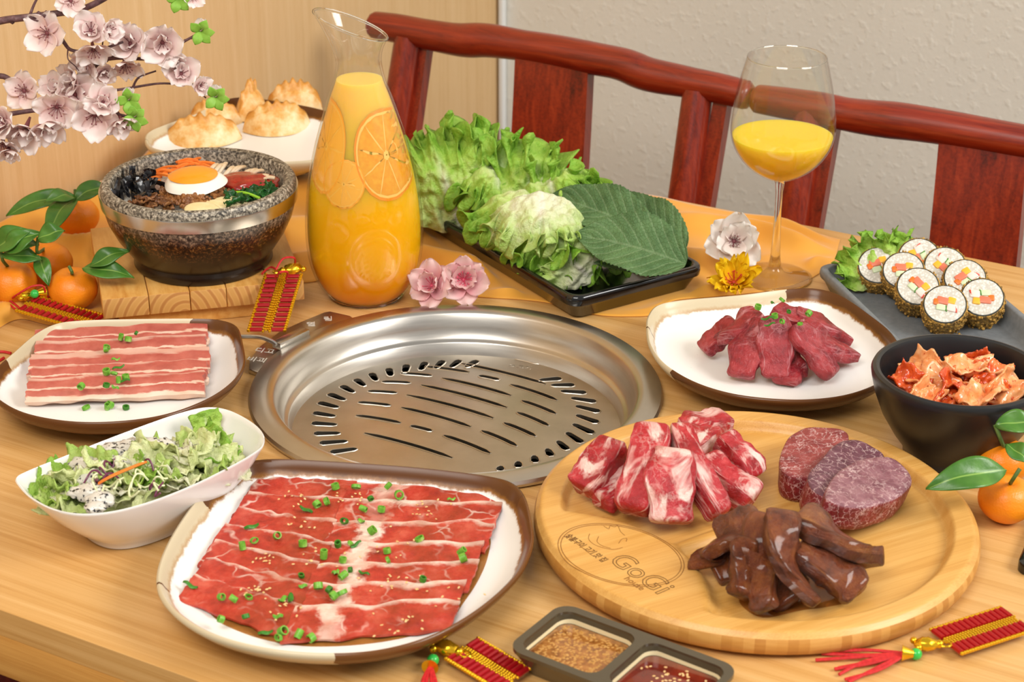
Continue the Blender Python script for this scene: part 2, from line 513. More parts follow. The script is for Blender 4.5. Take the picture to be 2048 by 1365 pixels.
chair('dark red wooden dining chair behind the wine glass and sushi tray', rail2, rr2,
      [((1622, 222), (1583, 450), .037), ((2262, 340), (2230, 560), .037)], ((1884, 262), (2060, 288), (1853, 520), (2030, 545)), (uu(a_), uu(b_)))
# stool tucked in at the near side of the table
p = P(22, 1327, -.28)
st = thing('wooden_stool', 'dark red wooden stool under the near edge of the table', 'stool', p - UX*.115 + VX*.05 - Vector((0, 0, p.z)), -YAW)
g = G(); g.box((0, 0, T-.30), (.22, .30, .04), bev=.006); g.build('seat', M_rose, st)
for sx in (-1, 1):
    for sy in (-1, 1):
        g = G(); g.box((sx*.085, sy*.12, (T-.32)/2), (.035, .035, T-.32), bev=.004); g.build('leg', M_rosev, st)
# ================================================================ the grill
def steel(name, col, rough, sc=(1, 1, 1), nsc=60, lo=.75):
    n = NT(name, metal=1.0)
    v = n.vec('Object', sc); f = n.noise(v, nsc, 4, .6)
    n.set(col=n.mix(n.ramp(f, [(.35, 0.0), (.7, 1.0)]), tuple(c*lo for c in C(col)[:3])+(1,), col))
    n.set(rough=n.math('MULTIPLY_ADD', f, .16, rough-.08))
    return n.mat
M_steel = steel('brushed_steel', '#c8c3bb', .32, (1, 1, 12), 14, .86)
M_steel2 = steel('grill_plate_steel', '#c2b9ab', .40, (1, 1, 1), 30, .85)
M_cavity = simple('cavity_shade_black', '#080706', .95, spec=.05)  # shade below the slotted plate put into the colour, near black without gloss
gr = thing('table_grill', 'round stainless steel table grill with slotted plate', 'grill', Vector((GC.x, GC.y, T)))
g = G(); g.lathe([(.1775, .0005), (.180, .002), (.1805, .0045), (.179, .0072), (.172, .0086), (.165, .0092), (.160, .0085), (.1575, .006), (.1545, -.006), (.1515, -.0145),
                  (.1495, -.0165), (.1475, -.0172), (.1462, -.0185), (.1445, -.030), (.1425, -.034)], 128)
g.build('grill_ring', M_steel, gr)
PZ = -.030
def gp(zx, zy): 
    q = P(480+zx*.41992, 560+zy*.41992, PZ); return Vector((q.x-GC.x, q.y-GC.y))
slots = []
rad = [(1150,332,1080,370),(1052,330,995,372),(958,335,912,380),(862,347,832,393),(763,367,752,412),(672,393,684,436),(590,425,618,466),(520,460,568,497),(458,497,522,532),
 (405,540,488,572),(370,585,468,610),(347,634,455,652),(340,684,462,692),(350,734,478,732),(377,780,512,770),(428,824,558,806),
 (1470,455,1592,445),(1520,487,1645,485),(1555,522,1688,530),(1585,562,1710,580),(1598,602,1716,630),(1600,645,1708,682),(1585,688,1685,733),(1555,728,1630,778),(1512,768,1560,812),
 (1462,805,1483,842),(1400,838,1408,872),(1325,866,1325,896),(1245,888,1236,912)]
arcs = [(1050,400,1455,498),(880,415,1090,442),(765,447,915,458),(962,470,1290,553),(1137,458,1235,478),(1287,500,1510,575),(675,487,812,492),(862,503,1270,610),(1342,577,1505,640),
 (608,532,748,540),(793,550,1205,660),(1320,633,1470,697),(562,585,718,600),(768,610,1098,702),(1257,683,1408,747),(552,648,765,683),(812,697,915,722),(1150,720,1318,793),(592,732,1010,850),(968,742,1192,828),(1300,370,1425,400)]
def slot(a, b, w0, w1, bow=0.0):
    d = b-a; L = d.length; t = d/L; n = Vector((-t.y, t.x)); n = n if n.y > 0 else -n
    m = 8; left, right = [], []
    for k in range(m+1):
        s = k/m; c = a.lerp(b, s)+n*(bow*L*4*s*(1-s)); w = lerp(w0, w1, s)/2
        e = min(1.0, .45+1.6*min(s, 1-s)*L/max(w0, w1)); w *= e
        left.append(c+n*w); right.append(c-n*w)
    lp = left+right[::-1]
    ar = sum(lp[i].x*lp[i-1].y-lp[i-1].x*lp[i].y for i in range(len(lp)))
    return lp if ar > 0 else lp[::-1]
for x0, y0, x1, y1 in rad:
    a, b = gp(x0, y0), gp(x1, y1)
    if a.length < b.length: a, b = b, a
    k = 1.0 if a.length < .133 else .133/a.length
    slots.append(slot(a*k, b*k, .0088, .0062))
for x0, y0, x1, y1 in arcs: slots.append(slot(gp(x0, y0), gp(x1, y1), .0056, .0056, .03))
oc = [Vector((.1445*math.cos(2*PI*i/96), .1445*math.sin(2*PI*i/96))) for i in range(96)]
g = G(); g.holed([oc]+slots, PZ-.003, PZ); g.build('grill_plate', M_steel2, gr, smooth=False)
# pressed rims round every slot
g = G()
for lp in slots: g.tube([Vector((q.x, q.y, PZ+.0001)) for q in lp], .00065, 5, closed=True)
g.build('slot_rims', M_steel2, gr)
g = G(); g.lathe([(.144, -.033), (.15, -.06), (.12, -.16), (.0, -.165)], 48);
g.build('fire_bowl', M_cavity, gr)
# side tab with damper lever
def ll(px, py, h): q = P(px, py, h); return Vector((q.x-GC.x, q.y-GC.y, h))
tabl = [ll(x, y, .004) for x, y in ((516, 747), (498, 740), (498, 722), (520, 694), (560, 664), (600, 646), (648, 626), (660, 624), (700, 633))]
a0, a1 = math.atan2(tabl[-1].y, tabl[-1].x), math.atan2(tabl[0].y, tabl[0].x)
if a1 < a0: a1 += 2*PI
tabl += [Vector((.172*math.cos(lerp(a0, a1, k/12)), .172*math.sin(lerp(a0, a1, k/12)), 0)) for k in range(13)]
g = G(); g.prism([(p.x, p.y) for p in tabl], .0005, .0048, bev=.001); g.build('side_tab', M_steel, gr, sharp=30)
a, b = ll(552, 692, .010), ll(612, 663, .010)
lv = thing  # lever
d = (b-a); ang = math.atan2(d.y, d.x)
g = G(); g.box((a+b)/2, (d.length, .011, .007), rz=ang, bev=.0015); le = g.build('damper_lever', M_steel, gr)
g = G(); g.tube(smooth_path([ll(553, 690, .011), ll(545, 684, .013), ll(525, 676, .015), ll(505, 674, .015), ll(478, 674, .015)], 5), .0021, 8); g.build('lever_rod', M_steel, le)
def text_mesh(txt, size, depth=.0, outline=None, res=3):
    cu = bpy.data.curves.new('lettering', 'FONT'); cu.body = txt; cu.size = size; cu.resolution_u = res
    cu.align_x = 'CENTER'; cu.align_y = 'CENTER'
    if outline: cu.fill_mode = 'NONE'; cu.bevel_depth = outline; cu.bevel_resolution = 0
    else: cu.extrude = depth
    o = bpy.data.objects.new('lettering', cu); COL.objects.link(o)
    dg = bpy.context.evaluated_depsgraph_get()
    me = bpy.data.meshes.new_from_object(o.evaluated_get(dg))
    bpy.data.objects.remove(o); me.name = 'lettering'
    return me
M_etch = simple('etched_light', '#d9d2c6', .5, metal=.3)
for txt, x, y, r in (('\ub514\uace0', 529, 702, -.25), ('\ube44\uad34', 513, 720, -.25), ('\uc5f4', 622, 649, .1), ('\ub9bc', 656, 638, .1)):
    me = text_mesh(txt, .0105, .0001); me.materials.append(M_etch)
    q = ll(x, y, .0049); place('engraved_letters', me, q, (0, 0, r), 1, gr)
me = text_mesh('\u00a9 \uace0\uae30', .008, .0001); me.materials.append(M_steel)
q = gp(1335, 415); place('engraved_letters', me, (q.x, q.y, PZ+.0001), (0, 0, -.3), 1, gr)
# ================================================================ glazed plates and what lies on them
def plate_mat(name, ranges, edge=.86):
    """white inside, irregular glazed rim; ranges = [(turn, colour)] round the rim"""
    n = NT(name, rough=.24, spec=.3)
    s = n.sep(n.vec('UV')); ob = n.vec('Object')
    wob = n.noise(ob, 70, 5, .7); wob2 = n.noise(ob, 9, 2)
    v = n.math('ADD', s[1], n.math('MULTIPLY_ADD', wob, .05, n.math('MULTIPLY', wob2, .03)))
    u = n.math('ADD', s[0], n.math('MULTIPLY_ADD', n.noise(ob, 40, 4), .03, -.015))
    rim = n.ramp(u, ranges, 'CONSTANT')
    speck = n.ramp(n.voro(ob, 210), [(.045, '#b9b2a4'), (.075, '#eeede9')])
    pick = n.ramp(n.noise(ob, 60, 1), [(.56, 0.0), (.60, 1.0)])
    white = n.mix(pick, '#eeede9', speck)
    m1 = n.ramp(v, [(edge+.035, 0.0), (edge+.045, 1.0)])
    m2 = n.ramp(v, [(edge+.045, '#a8722e'), (edge+.065, '#a8722e')])
    thin = n.ramp(v, [(edge+.045, 1.0), (edge+.062, 0.0)])
    col = n.mix(m1, white, n.mix(n.math('MULTIPLY', thin, .6), rim, m2))
    n.set(col=col)
    return n.mat
BR, CR = '#5f3a1c', '#cdbfa0'
PROF = [(0, .005, 1.7), (.60, .005, 1.7), (.63, .0008, 1.65), (.67, .0008, 1.6), (.70, .004, 1.5), (.84, .011, 1.4), (.94, .018, 1.25), (.985, .0245, 1.15), (1.0, .028, 1.08), (.997, .0305, 1.0),
        (.985, .0312, .96), (.97, .0295, .93), (.955, .0255, .90), (.93, .0205, .87), (.89, .016, .84), (.80, .0125, .78), (.6, .0110, .6), (.3, .0105, .3), (0, .0105, 0)]
def plate(label, px, mat, h=.031, lift=0.0, prof=PROF, ks=1.0):
    loop = [P(x, y, h+lift) for x, y in px]
    pr = [(a, b*ks, c) for a, b, c in prof]
    g, c = dish(loop, pr, h)
    c.z = T+lift
    o = g.build('dinner_plate', mat, sharp=60); o.location = c
    tag(o, label, 'plate', 'glazed plates'); return o, c
pl_beef, c_beef = plate('large white plate with brown and cream rim holding red beef slices',
    [(312, 1165), (320, 1118), (350, 1058), (395, 995), (445, 946), (490, 924), (550, 917), (650, 921), (800, 931), (900, 941), (985, 953), (1028, 967), (1052, 995), (1064, 1040), (1067, 1085),
     (1048, 1135), (1010, 1180), (950, 1228), (880, 1268), (810, 1293), (730, 1308), (640, 1311), (540, 1302), (440, 1278), (372, 1245), (328, 1205)],
    plate_mat('glaze_beef_plate', [(0, CR), (.11, BR), (.46, '#6a421f'), (.79, CR)], .87))
pl_pork, c_pork = plate('white plate with brown rim holding pork belly slices',
    [(-28, 775), (-12, 740), (30, 702), (70, 668), (110, 648), (160, 641), (260, 638), (400, 637), (448, 641), (476, 655), (487, 690), (490, 728), (470, 762), (420, 798), (340, 829), (250, 844), (150, 846), (60, 832), (5, 808)],
    plate_mat('glaze_pork_plate', [(0, BR), (.08, CR), (.36, BR), (.9, BR)], .87))
pl_meat, c_meat = plate('white plate with brown rim holding a mound of dark red meat strips',
    [(1292, 652), (1296, 630), (1315, 610), (1365, 600), (1480, 590), (1575, 578), (1635, 577), (1685, 592), (1738, 628), (1780, 662), (1800, 695), (1798, 728), (1770, 762), (1710, 788), (1640, 800), (1560, 801), (1465, 790), (1385, 765), (1325, 728), (1298, 690)],
    plate_mat('glaze_meat_plate', [(0, CR), (.25, BR), (.88, CR)], .87))
# ---------------------------------------------------------------- scallions
M_scal = leafy('scallion_green', [(.3, '#4f962a'), (.5, '#7cba40'), (.7, '#b9dc80')], 120, .35, .15)
M_scal2 = leafy('scallion_dark', [(.3, '#2c6b1a'), (.6, '#4f9430'), (.8, '#7db84a')], 120, .4, .15)
def ring_mesh(r, w, h, mat, k=1.0):
    g = G(); g.lathe([(r, 0), (r*1.03, h/2), (r, h), (r-w, h), (r-w*1.1, h/2), (r-w, 0), (r, 0)], 14)
    g.v = [Vector((p.x, p.y*k, p.z)) for p in g.v]
    return g.mesh('scallion_ring', mat)
def sliver_mesh(l, w, mat):
    return solid_sheet(lambda a, b: Vector(((a-.5)*l, (b-.5)*w*(.4+.6*math.sin(PI*a)), .001+.0012*math.sin(PI*b)+.0008*math.sin(7*a))), 8, 3, .0006).mesh('scallion_sliver', mat)
SCAL = [ring_mesh(.0031, .0008, .0042, M_scal), ring_mesh(.0036, .0009, .0026, M_scal, .7), ring_mesh(.0024, .0007, .006, M_scal), sliver_mesh(.011, .0036, M_scal2), ring_mesh(.0028, .001, .003, M_scal2, .8), sliver_mesh(.007, .004, M_scal)]
KINDS = ['short green scallion tube', 'flat green scallion ring', 'long thin scallion tube', 'dark scallion sliver', 'dark green scallion ring', 'small light scallion flake']
RS = random.Random(11)
def scallions(pts, label, group, zf, sz=1.0, pick=(0, 1, 2, 0, 4, 5, 3)):
    for k, (x, y) in enumerate(pts):
        h = zf(x, y); p = P(x, y, h)
        m = SCAL[pick[k % len(pick)]]
        flat = m.name.startswith('scallion_sliver')
        r = (RS.uniform(-.3, .3), RS.uniform(-.3, .3), RS.uniform(0, 6)) if flat or RS.random() < .55 else (RS.uniform(.7, 1.5), 0, RS.uniform(0, 6))
        if not flat and r[0] > .6: p.z += .0022*sz
        kind = KINDS[pick[k % len(pick)]]
        o = place('chopped_scallion', m, p, r, sz*RS.uniform(.85, 1.15)); tag(o, kind+' '+(label(x, y) if callable(label) else label), 'scallion', group)
# ---------------------------------------------------------------- thin beef slices
def beef_mat(name, fatty):
    n = NT(name, rough=.3, spec=.5, sss=.03, sssr=(.01, .003, .002), ssss=.2)
    uvv = n.vec('UV'); ob = n.vec('Object'); rnd = n.rnd()
    off = n.N('ShaderNodeCombineXYZ'); n.put(off.inputs[2], n.math('MULTIPLY', rnd, 37.0))
    add = n.N('ShaderNodeVectorMath', operation='ADD'); n.put(add.inputs[0], ob); n.t.links.new(off.outputs[0], add.inputs[1]); ob = add.outputs[0]
    wv = n.vadd(ob, n.noise(ob, 26, 3, .6, out='Color'), .035)
    vein = n.voro(wv, 42, 'DISTANCE_TO_EDGE'); vm = n.ramp(vein, [(.0, 1.0), (.025, .6), (.06, 0.0)])
    patch = n.ramp(n.noise(ob, 30, 3), [(.5, 0.0), (.66, 1.0)])
    veins = n.math('MULTIPLY', vm, patch)
    s = n.sep(uvv)
    vw = n.math('ADD', s[1], n.math('MULTIPLY_ADD', n.noise(ob, 34, 4, .65), .55, -.275))
    top = n.ramp(vw, fatty)
    red = n.ramp(n.noise(ob, 55, 4, .65), [(.3, '#93241a'), (.5, '#ba3828'), (.72, '#cf5e4a')])
    fat = n.ramp(n.noise(ob, 60, 3), [(.3, '#e3b39c'), (.6, '#efd6c6')])
    if name == 'beef_streaked':
        uw = n.math('ADD', s[0], n.math('MULTIPLY_ADD', n.noise(ob, 45, 4, .7), .36, -.18))
        blk = n.math('MULTIPLY', n.ramp(uw, [(.15, 0.0), (.20, 1.0), (.29, 1.0), (.35, 0.0)]), n.ramp(n.noise(ob, 24, 2), [(.38, .25), (.52, 1.0)]))
        top = n.math('MAXIMUM', top, blk)
    m = n.math('MAXIMUM', n.math('MULTIPLY', veins, .8), top)
    sauce = n.ramp(n.noise(n.vec('Object', (1, 1, 1), (0, 0, 0), (3, 3, 3)), 20, 3), [(.46, 0.0), (.70, .75)])
    col = n.mix(m, red, fat); col = n.mix(sauce, col, '#8f3a17')
    n.set(col=col); n.bump(n.noise(ob, 190, 5, .7), .7, .0018)
    return n.mat
M_beef = beef_mat('beef_thin', [(.0, 0.0), (.90, 0.0), (.99, .75), (1.0, .8)])
M_beef2 = beef_mat('beef_streaked', [(.0, .0), (.84, 0.0), (.96, .9), (1.0, .95)])
def quad(q, s, t):  # q: TL, TR, BR, BL in pixels
    x = lerp(lerp(q[0][0], q[1][0], s), lerp(q[3][0], q[2][0], s), t); y = lerp(lerp(q[0][1], q[1][1], s), lerp(q[3][1], q[2][1], s), t)
    return x, y
BASE = .0125
def slices(quads, n, mat, seed, labels, z0=BASE, th=.0021, over=.62, name='beef_slice', group='thin beef slices on the large plate', cat='beef slice', dz=.0035, wav=.0012):
    rr = random.Random(seed)
    for k in range(n):
        t0, t1 = k/n - over/n, (k+1)/n
        j0, j1 = rr.uniform(-.02, .02), rr.uniform(-.03, .03)
        sd = seed*10+k
        def f(a, b):        # a along, b from the near edge (0) to the far edge (1)
            s = lerp(j0, 1+j1, a); t = lerp(t1, t0, b)
            ed = .05*nz((a*7, b*1.5, sd))/n*4
            x, y = quad(quads, s+.02*nz((b*6, sd, a*2)), t+ed*(1 if b > .5 else .6))
            z = z0 + th*.6 + dz*b + wav*(1+nz((a*9, b*3, sd*1.7))) + .001*math.sin(b*PI)
            return P(x, y, z)
        g = solid_sheet(f, 44, 9, th)
        g.uv = [(u_, v_) for u_, v_ in g.uv]
        c = f(.5, .5)
        o = g.build(name, mat, loc=c, sharp=80, fix=True); tag(o, labels(k), cat, group)
QL = [(508, 972), (705, 985), (575, 1282), (352, 1200)]
QR = [(690, 985), (1003, 992), (905, 1262), (560, 1288)]
slices(QL, 7, M_beef, 3, lambda k: 'raw beef slice in the row beside the cream rim, ' + ('closest to the steel grill', 'second from the grill', 'third from the grill', 'fourth from the grill', 'fifth from the grill', 'sixth from the grill', 'farthest from the grill')[k])
slices(QR, 7, M_beef2, 5, lambda k: 'fat-streaked beef slice in the row beside the brown rim, ' + ('closest to the steel grill', 'second from the grill', 'third from the grill', 'fourth from the grill', 'fifth from the grill', 'sixth from the grill', 'farthest from the grill')[k])
# marinade film pooling on the plate
M_marin = NT('marinade', col='#c98a45', rough=.08, trans=.75, ior=1.35).mat
g = G()
def film(px, z, mat, nm, label, par=None, cat='sauce'):
    loop = smooth_path([P(x, y, z) for x, y in px], 6, True); c = sum(loop, Vector())/len(loop)
    g = G(); m = len(loop)
    vs = [(c.x, c.y, c.z+.0002)]; 
    for k, s in ((0, .75), (1, .95), (2, 1.0)):
        for p in loop: vs.append((lerp(c.x, p.x, s), lerp(c.y, p.y, s), p.z + (.0002, .0001, -.0004)[k]))
    fs = [(0, 1+i, 1+(i+1) % m) for i in range(m)]
    for k in range(2):
        for i in range(m): fs.append((1+k*m+i, 1+(k+1)*m+i, 1+(k+1)*m+(i+1) % m, 1+k*m+(i+1) % m))
    g.add(vs, fs); o = g.build(nm, mat, loc=c, fix=True)
    return tag(o, label, cat)
film([(470, 1000), (690, 985), (1010, 1005), (1000, 1080), (940, 1200), (900, 1262), (700, 1292), (560, 1292), (420, 1250), (345, 1205), (385, 1130), (430, 1060)], .0122, M_marin, 'marinade', 'thin brown marinade pooling round the beef slices')
beef_sc = [(672, 978), (712, 982), (772, 982), (797, 994), (743, 1005), (903, 1002), (612, 1022), (637, 1018), (650, 1010), (733, 1026), (762, 1024), (691, 1048), (722, 1046), (503, 1056), (553, 1078),
           (507, 1086), (486, 1100), (606, 1093), (676, 1092), (702, 1090), (712, 1092), (740, 1070), (840, 1081), (647, 1117), (685, 1125), (697, 1146), (670, 1149), (728, 1150), (775, 1107), (773, 1127),
           (918, 1113), (920, 1124), (603, 1154), (605, 1175), (380, 1174), (440, 1200), (498, 1197), (474, 1208), (637, 1184), (662, 1187), (566, 1203), (582, 1200), (663, 1201), (686, 1195), (680, 1162),
           (447, 1246), (493, 1243), (557, 1236), (532, 1268), (562, 1271), (560, 1282), (594, 1283), (618, 1285), (845, 1163)]
scallions(beef_sc, lambda x, y: 'on the beef ' + ('row beside the cream rim' if x < lerp(700, 570, (y-980)/300) else 'row beside the brown rim') + (', grill end' if y < 1070 else (', middle' if y < 1170 else ', table edge end')), 'scallions on the beef plate', lambda x, y: BASE+.0075 if y < 1262 else .0145)
# sesame seeds on the beef
M_ses = noisy('sesame', [(.3, '#d9a765'), (.7, '#eccf98')], 300, .45)
def seeds(pts, label, nm='sesame_seeds', r=.0011):
    g = G(); rr = random.Random(4)
    for p in pts: g.ico(p, (r*1.25, r*.8, r*.5), 1, rot=(rr.uniform(-.4, .4), rr.uniform(-.4, .4), rr.uniform(0, 6)))
    o = g.build(nm, M_ses, loc=pts[0]); return tag(o, label, 'sesame', kind='stuff')
rr = random.Random(8); pts = []
for cx, cy, n_, sp in ((590, 990, 12, 30), (700, 992, 12, 30), (600, 1050, 8, 25), (530, 1115, 12, 30), (510, 1180, 16, 30), (640, 1120, 10, 60), (780, 1165, 14, 40), (800, 1250, 14, 50), (560, 1220, 10, 40), (760, 1100, 10, 60), (850, 1020, 14, 50), (900, 1190, 8, 50)):
    for _ in range(n_): pts.append(P(rr.gauss(cx, sp*.6), rr.gauss(cy, sp*.25), BASE+.0085))
seeds(pts, 'toasted sesame seeds sprinkled over the thin beef slices')
# ---------------------------------------------------------------- pork belly
def pork_mat():
    n = NT('pork_belly', rough=.35, spec=.45, sss=.1, sssr=(.01, .004, .003), ssss=.2)
    s = n.sep(n.vec('UV')); ob = n.vec('Object'); rnd = n.rnd()
    nn = n.noise(n.vec('Object', (1, 2.6, 2)), 26, 4, .6, 1.0)
    v = n.math('ADD', n.math('ADD', s[1], n.math('MULTIPLY_ADD', rnd, .3, -.15)), n.math('MULTIPLY_ADD', nn, .42, -.21))
    meat = n.ramp(n.noise(ob, 60, 4, .6), [(.3, '#a84a40'), (.6, '#bd6355'), (.8, '#c97c6c')])
    fat = n.ramp(n.noise(ob, 40, 3), [(.3, '#dfb59c'), (.7, '#ead0bd')])
    m = n.ramp(v, [(0, 1.0), (.17, 1.0), (.22, .1), (.46, 0.0), (.49, .9), (.54, .9), (.57, .05), (.90, 0.0), (.96, .5), (1.0, .6)])
    n.set(col=n.mix(m, meat, fat)); n.bump(n.noise(ob, 140, 4, .6), .25, .001)
    return n.mat
M_pork = pork_mat()
M_porkfat = pork_mat(); M_porkfat.name = 'pork_skin_side'
QP = [(72, 684), (412, 668), (416, 792), (50, 808)]
slices(QP, 5, M_pork, 21, lambda k: 'raw pork belly slice striped pink and white, ' + ('tucked at the back below the wooden stand', 'second one in front of the back slice', 'middle one of the five', 'fourth one, under scallion bits', 'front one with the wide pale fat edge')[k],
       z0=.0118, th=.0062, over=.75, name='pork_belly_slice', group='pork belly slices', cat='pork slice', dz=.0085, wav=.0007)
pork_sc = [(208, 704), (214, 697), (241, 680), (256, 683), (275, 672), (232, 722), (238, 738), (214, 748), (228, 754), (237, 766), (252, 759), (212, 774), (230, 778), (246, 765), (160, 780), (173, 818), (214, 818), (224, 816), (252, 818)]
scallions(pork_sc, lambda x, y: 'lying on the pork belly' if y < 800 else 'on the plate in front of the pork belly', 'scallions on the pork plate', lambda x, y: .0285 if y < 800 else .0118, .95)
# ================================================================ round wooden board and its meats
def smooth01(x): x = max(0.0, min(1.0, x)); return x*x*(3-2*x)
M_board = wood_mat('bamboo_board', [(.28, '#b57d34'), (.43, '#cb964a'), (.58, '#d8a75c'), (.75, '#e1b770')], (1.0, 22, 22), 3.0, .38, 240, .04)
def board_edge_mat():
    n = NT('bamboo_laminate_edge', rough=.4)
    v = n.vec('Object'); s = n.sep(v)
    ang = n.math('ARCTAN2', s[1], s[0])
    cell = n.math('FLOOR', n.math('MULTIPLY', ang, 22.0))
    wn = n.N('ShaderNodeTexWhiteNoise', noise_dimensions='1D'); n.put(wn.inputs['W'], cell)
    f = n.math('MULTIPLY_ADD', n.noise(n.vec('Object', (1, 1, 6)), 60, 3), .5, n.math('MULTIPLY', wn.outputs[0], .5))
    n.set(col=n.ramp(f, [(.2, '#b67c38'), (.5, '#c99148'), (.8, '#d8a55c')]))
    return n.mat
M_bedge = board_edge_mat()
BH = .0205; BRAD = .1665
bc = P(1510, 1030, BH)
BC = Vector((bc.x, bc.y, T))
_before = set(bpy.data.objects)
brd = thing('round_serving_board', 'round bamboo serving board with carved hollows and an engraved oval emblem', 'serving board', BC, 0)
def bl(px, py, h=BH): q = P(px, py, h); return Vector((q.x-BC.x, q.y-BC.y, h))
def circ3(a, b, c):
    d = 2*(a.x*(b.y-c.y)+b.x*(c.y-a.y)+c.x*(a.y-b.y))
    ux = ((a.x**2+a.y**2)*(b.y-c.y)+(b.x**2+b.y**2)*(c.y-a.y)+(c.x**2+c.y**2)*(a.y-b.y))/d
    uy = ((a.x**2+a.y**2)*(c.x-b.x)+(b.x**2+b.y**2)*(a.x-c.x)+(c.x**2+c.y**2)*(b.x-a.x))/d
    o = Vector((ux, uy)); return o, (Vector((a.x, a.y))-o).length
lc, lr = circ3(bl(1105, 1035), bl(1290, 1075), bl(1405, 1240))
ra, rb = bl(1330, 1100), bl(1640, 985)
def seg_d(p, a, b):
    ab = Vector((b.x-a.x, b.y-a.y)); ap = Vector((p.x-a.x, p.y-a.y)); t = max(0, min(1, ap.dot(ab)/ab.dot(ab)))
    return (ap-ab*t).length, t
FLOORZ = .0115
def board_z(x, y):
    r = math.hypot(x, y); p = Vector((x, y))
    rec = smooth01((.1490-r)/.007)
    lens = smooth01(((p-lc).length-lr)/.012)
    rec *= lens
    d, t = seg_d(p, ra, rb)
    ridge = (1-smooth01((d-.0015)/.008))*(1-smooth01((t-.5)/.5))*.55
    rec *= (1-ridge)
    z = BH-(BH-FLOORZ)*rec
    z -= .004*smooth01((r-(BRAD-.006))/.006)**2
    return z
g = G(); NR, NA = 110, 200
g.grid(lambda a, b: Vector(((b*BRAD+1e-5)*math.cos(2*PI*a), (b*BRAD+1e-5)*math.sin(2*PI*a), board_z(b*BRAD*math.cos(2*PI*a), b*BRAD*math.sin(2*PI*a)))), NA, NR, wu=True)
g.xf(Matrix.Rotation(-.5, 4, 'Z')); ob = g.build('carved_top', M_board, brd, sharp=0); ob.rotation_euler = (0, 0, .5)
g = G(); g.lathe([(BRAD, BH-.004), (BRAD+.0012, BH-.0065), (BRAD+.0015, .009), (BRAD-.001, .0035), (BRAD-.006, .0005), (0, .0005)], 160)
g.build('board_edge', M_bedge, brd)
# engraved emblem
M_burn = simple('engraved_line', '#8a5a22', .7); M_burnd = simple('engraved_dark', '#5d3a14', .7)
e0, e1 = bl(1132, 1075), bl(1352, 1165); ec = (e0+e1)/2; ea = math.atan2((e1-e0).y, (e1-e0).x); el = (e1-e0).length/2
ex = Vector((math.cos(ea), math.sin(ea), 0)); ey = Vector((-ex.y, ex.x, 0))
def EL(a, b): q = ec+ex*a+ey*b; return Vector((q.x, q.y, board_z(q.x, q.y)+.0001))
emb = None
g = G()
for k in (1.0, .955): g.tube([EL(el*k*math.cos(t*2*PI/80), .0375*k*math.sin(t*2*PI/80)) for t in range(80)], .00028, 5, closed=True)
emb = g.build('engraved_oval', M_burn, brd)
def put_text(txt, size, a, b, rot, mat, outline=.00022, sx=1.0, fill=False):
    me = text_mesh(txt, size, .00012, None if fill else outline); me.materials.append(mat)
    q = EL(a, b); q.z = BH+.0001
    o = place('engraved_letters', me, q, (0, 0, ea+rot), (sx, 1, 1)); o.parent = brd; return o
def put_text(txt, size, px, py, rot, mat, outline=None, sx=1.0):
    me = text_mesh(txt, size, .00012, outline); me.materials.append(mat)
    q = bl(px, py); q.z = BH+.0001
    o = place('engraved_letters', me, q, (0, 0, rot), (sx, 1, 1)); o.parent = brd; return o
put_text('GoGi', .0255, 1280, 1157, -.92, M_burnd, .0003)
put_text('house', .0080, 1268, 1176, -.93, M_burn)
put_text('\uc22f\ubd88\uad6c\uc774 \uace0\uae30 \ub9db \uc9d1', .0076, 1170, 1108, -.92, M_burnd, None, .72)
g = G(); g.tube([bl(1139, 1082), bl(1135, 1086), bl(1184, 1123), bl(1190, 1122)], .00025, 5); g.build('engraved_line', M_burn, brd)
# curved line drawing above the letters
for pl_ in ([(1178, 1080), (1176, 1090), (1186, 1100), (1205, 1107), (1226, 1110), (1244, 1106)], [(1196, 1085), (1193, 1095), (1203, 1103), (1220, 1108)], [(1206, 1064), (1216, 1070), (1219, 1064), (1228, 1066), (1234, 1063), (1240, 1075), (1248, 1082)], [(1236, 1098), (1242, 1090), (1252, 1088), (1251, 1094)]):
    g = G(); g.tube(smooth_path([bl(*q) for q in pl_], 5), .00025, 5); g.build('engraved_line', M_burn, brd)
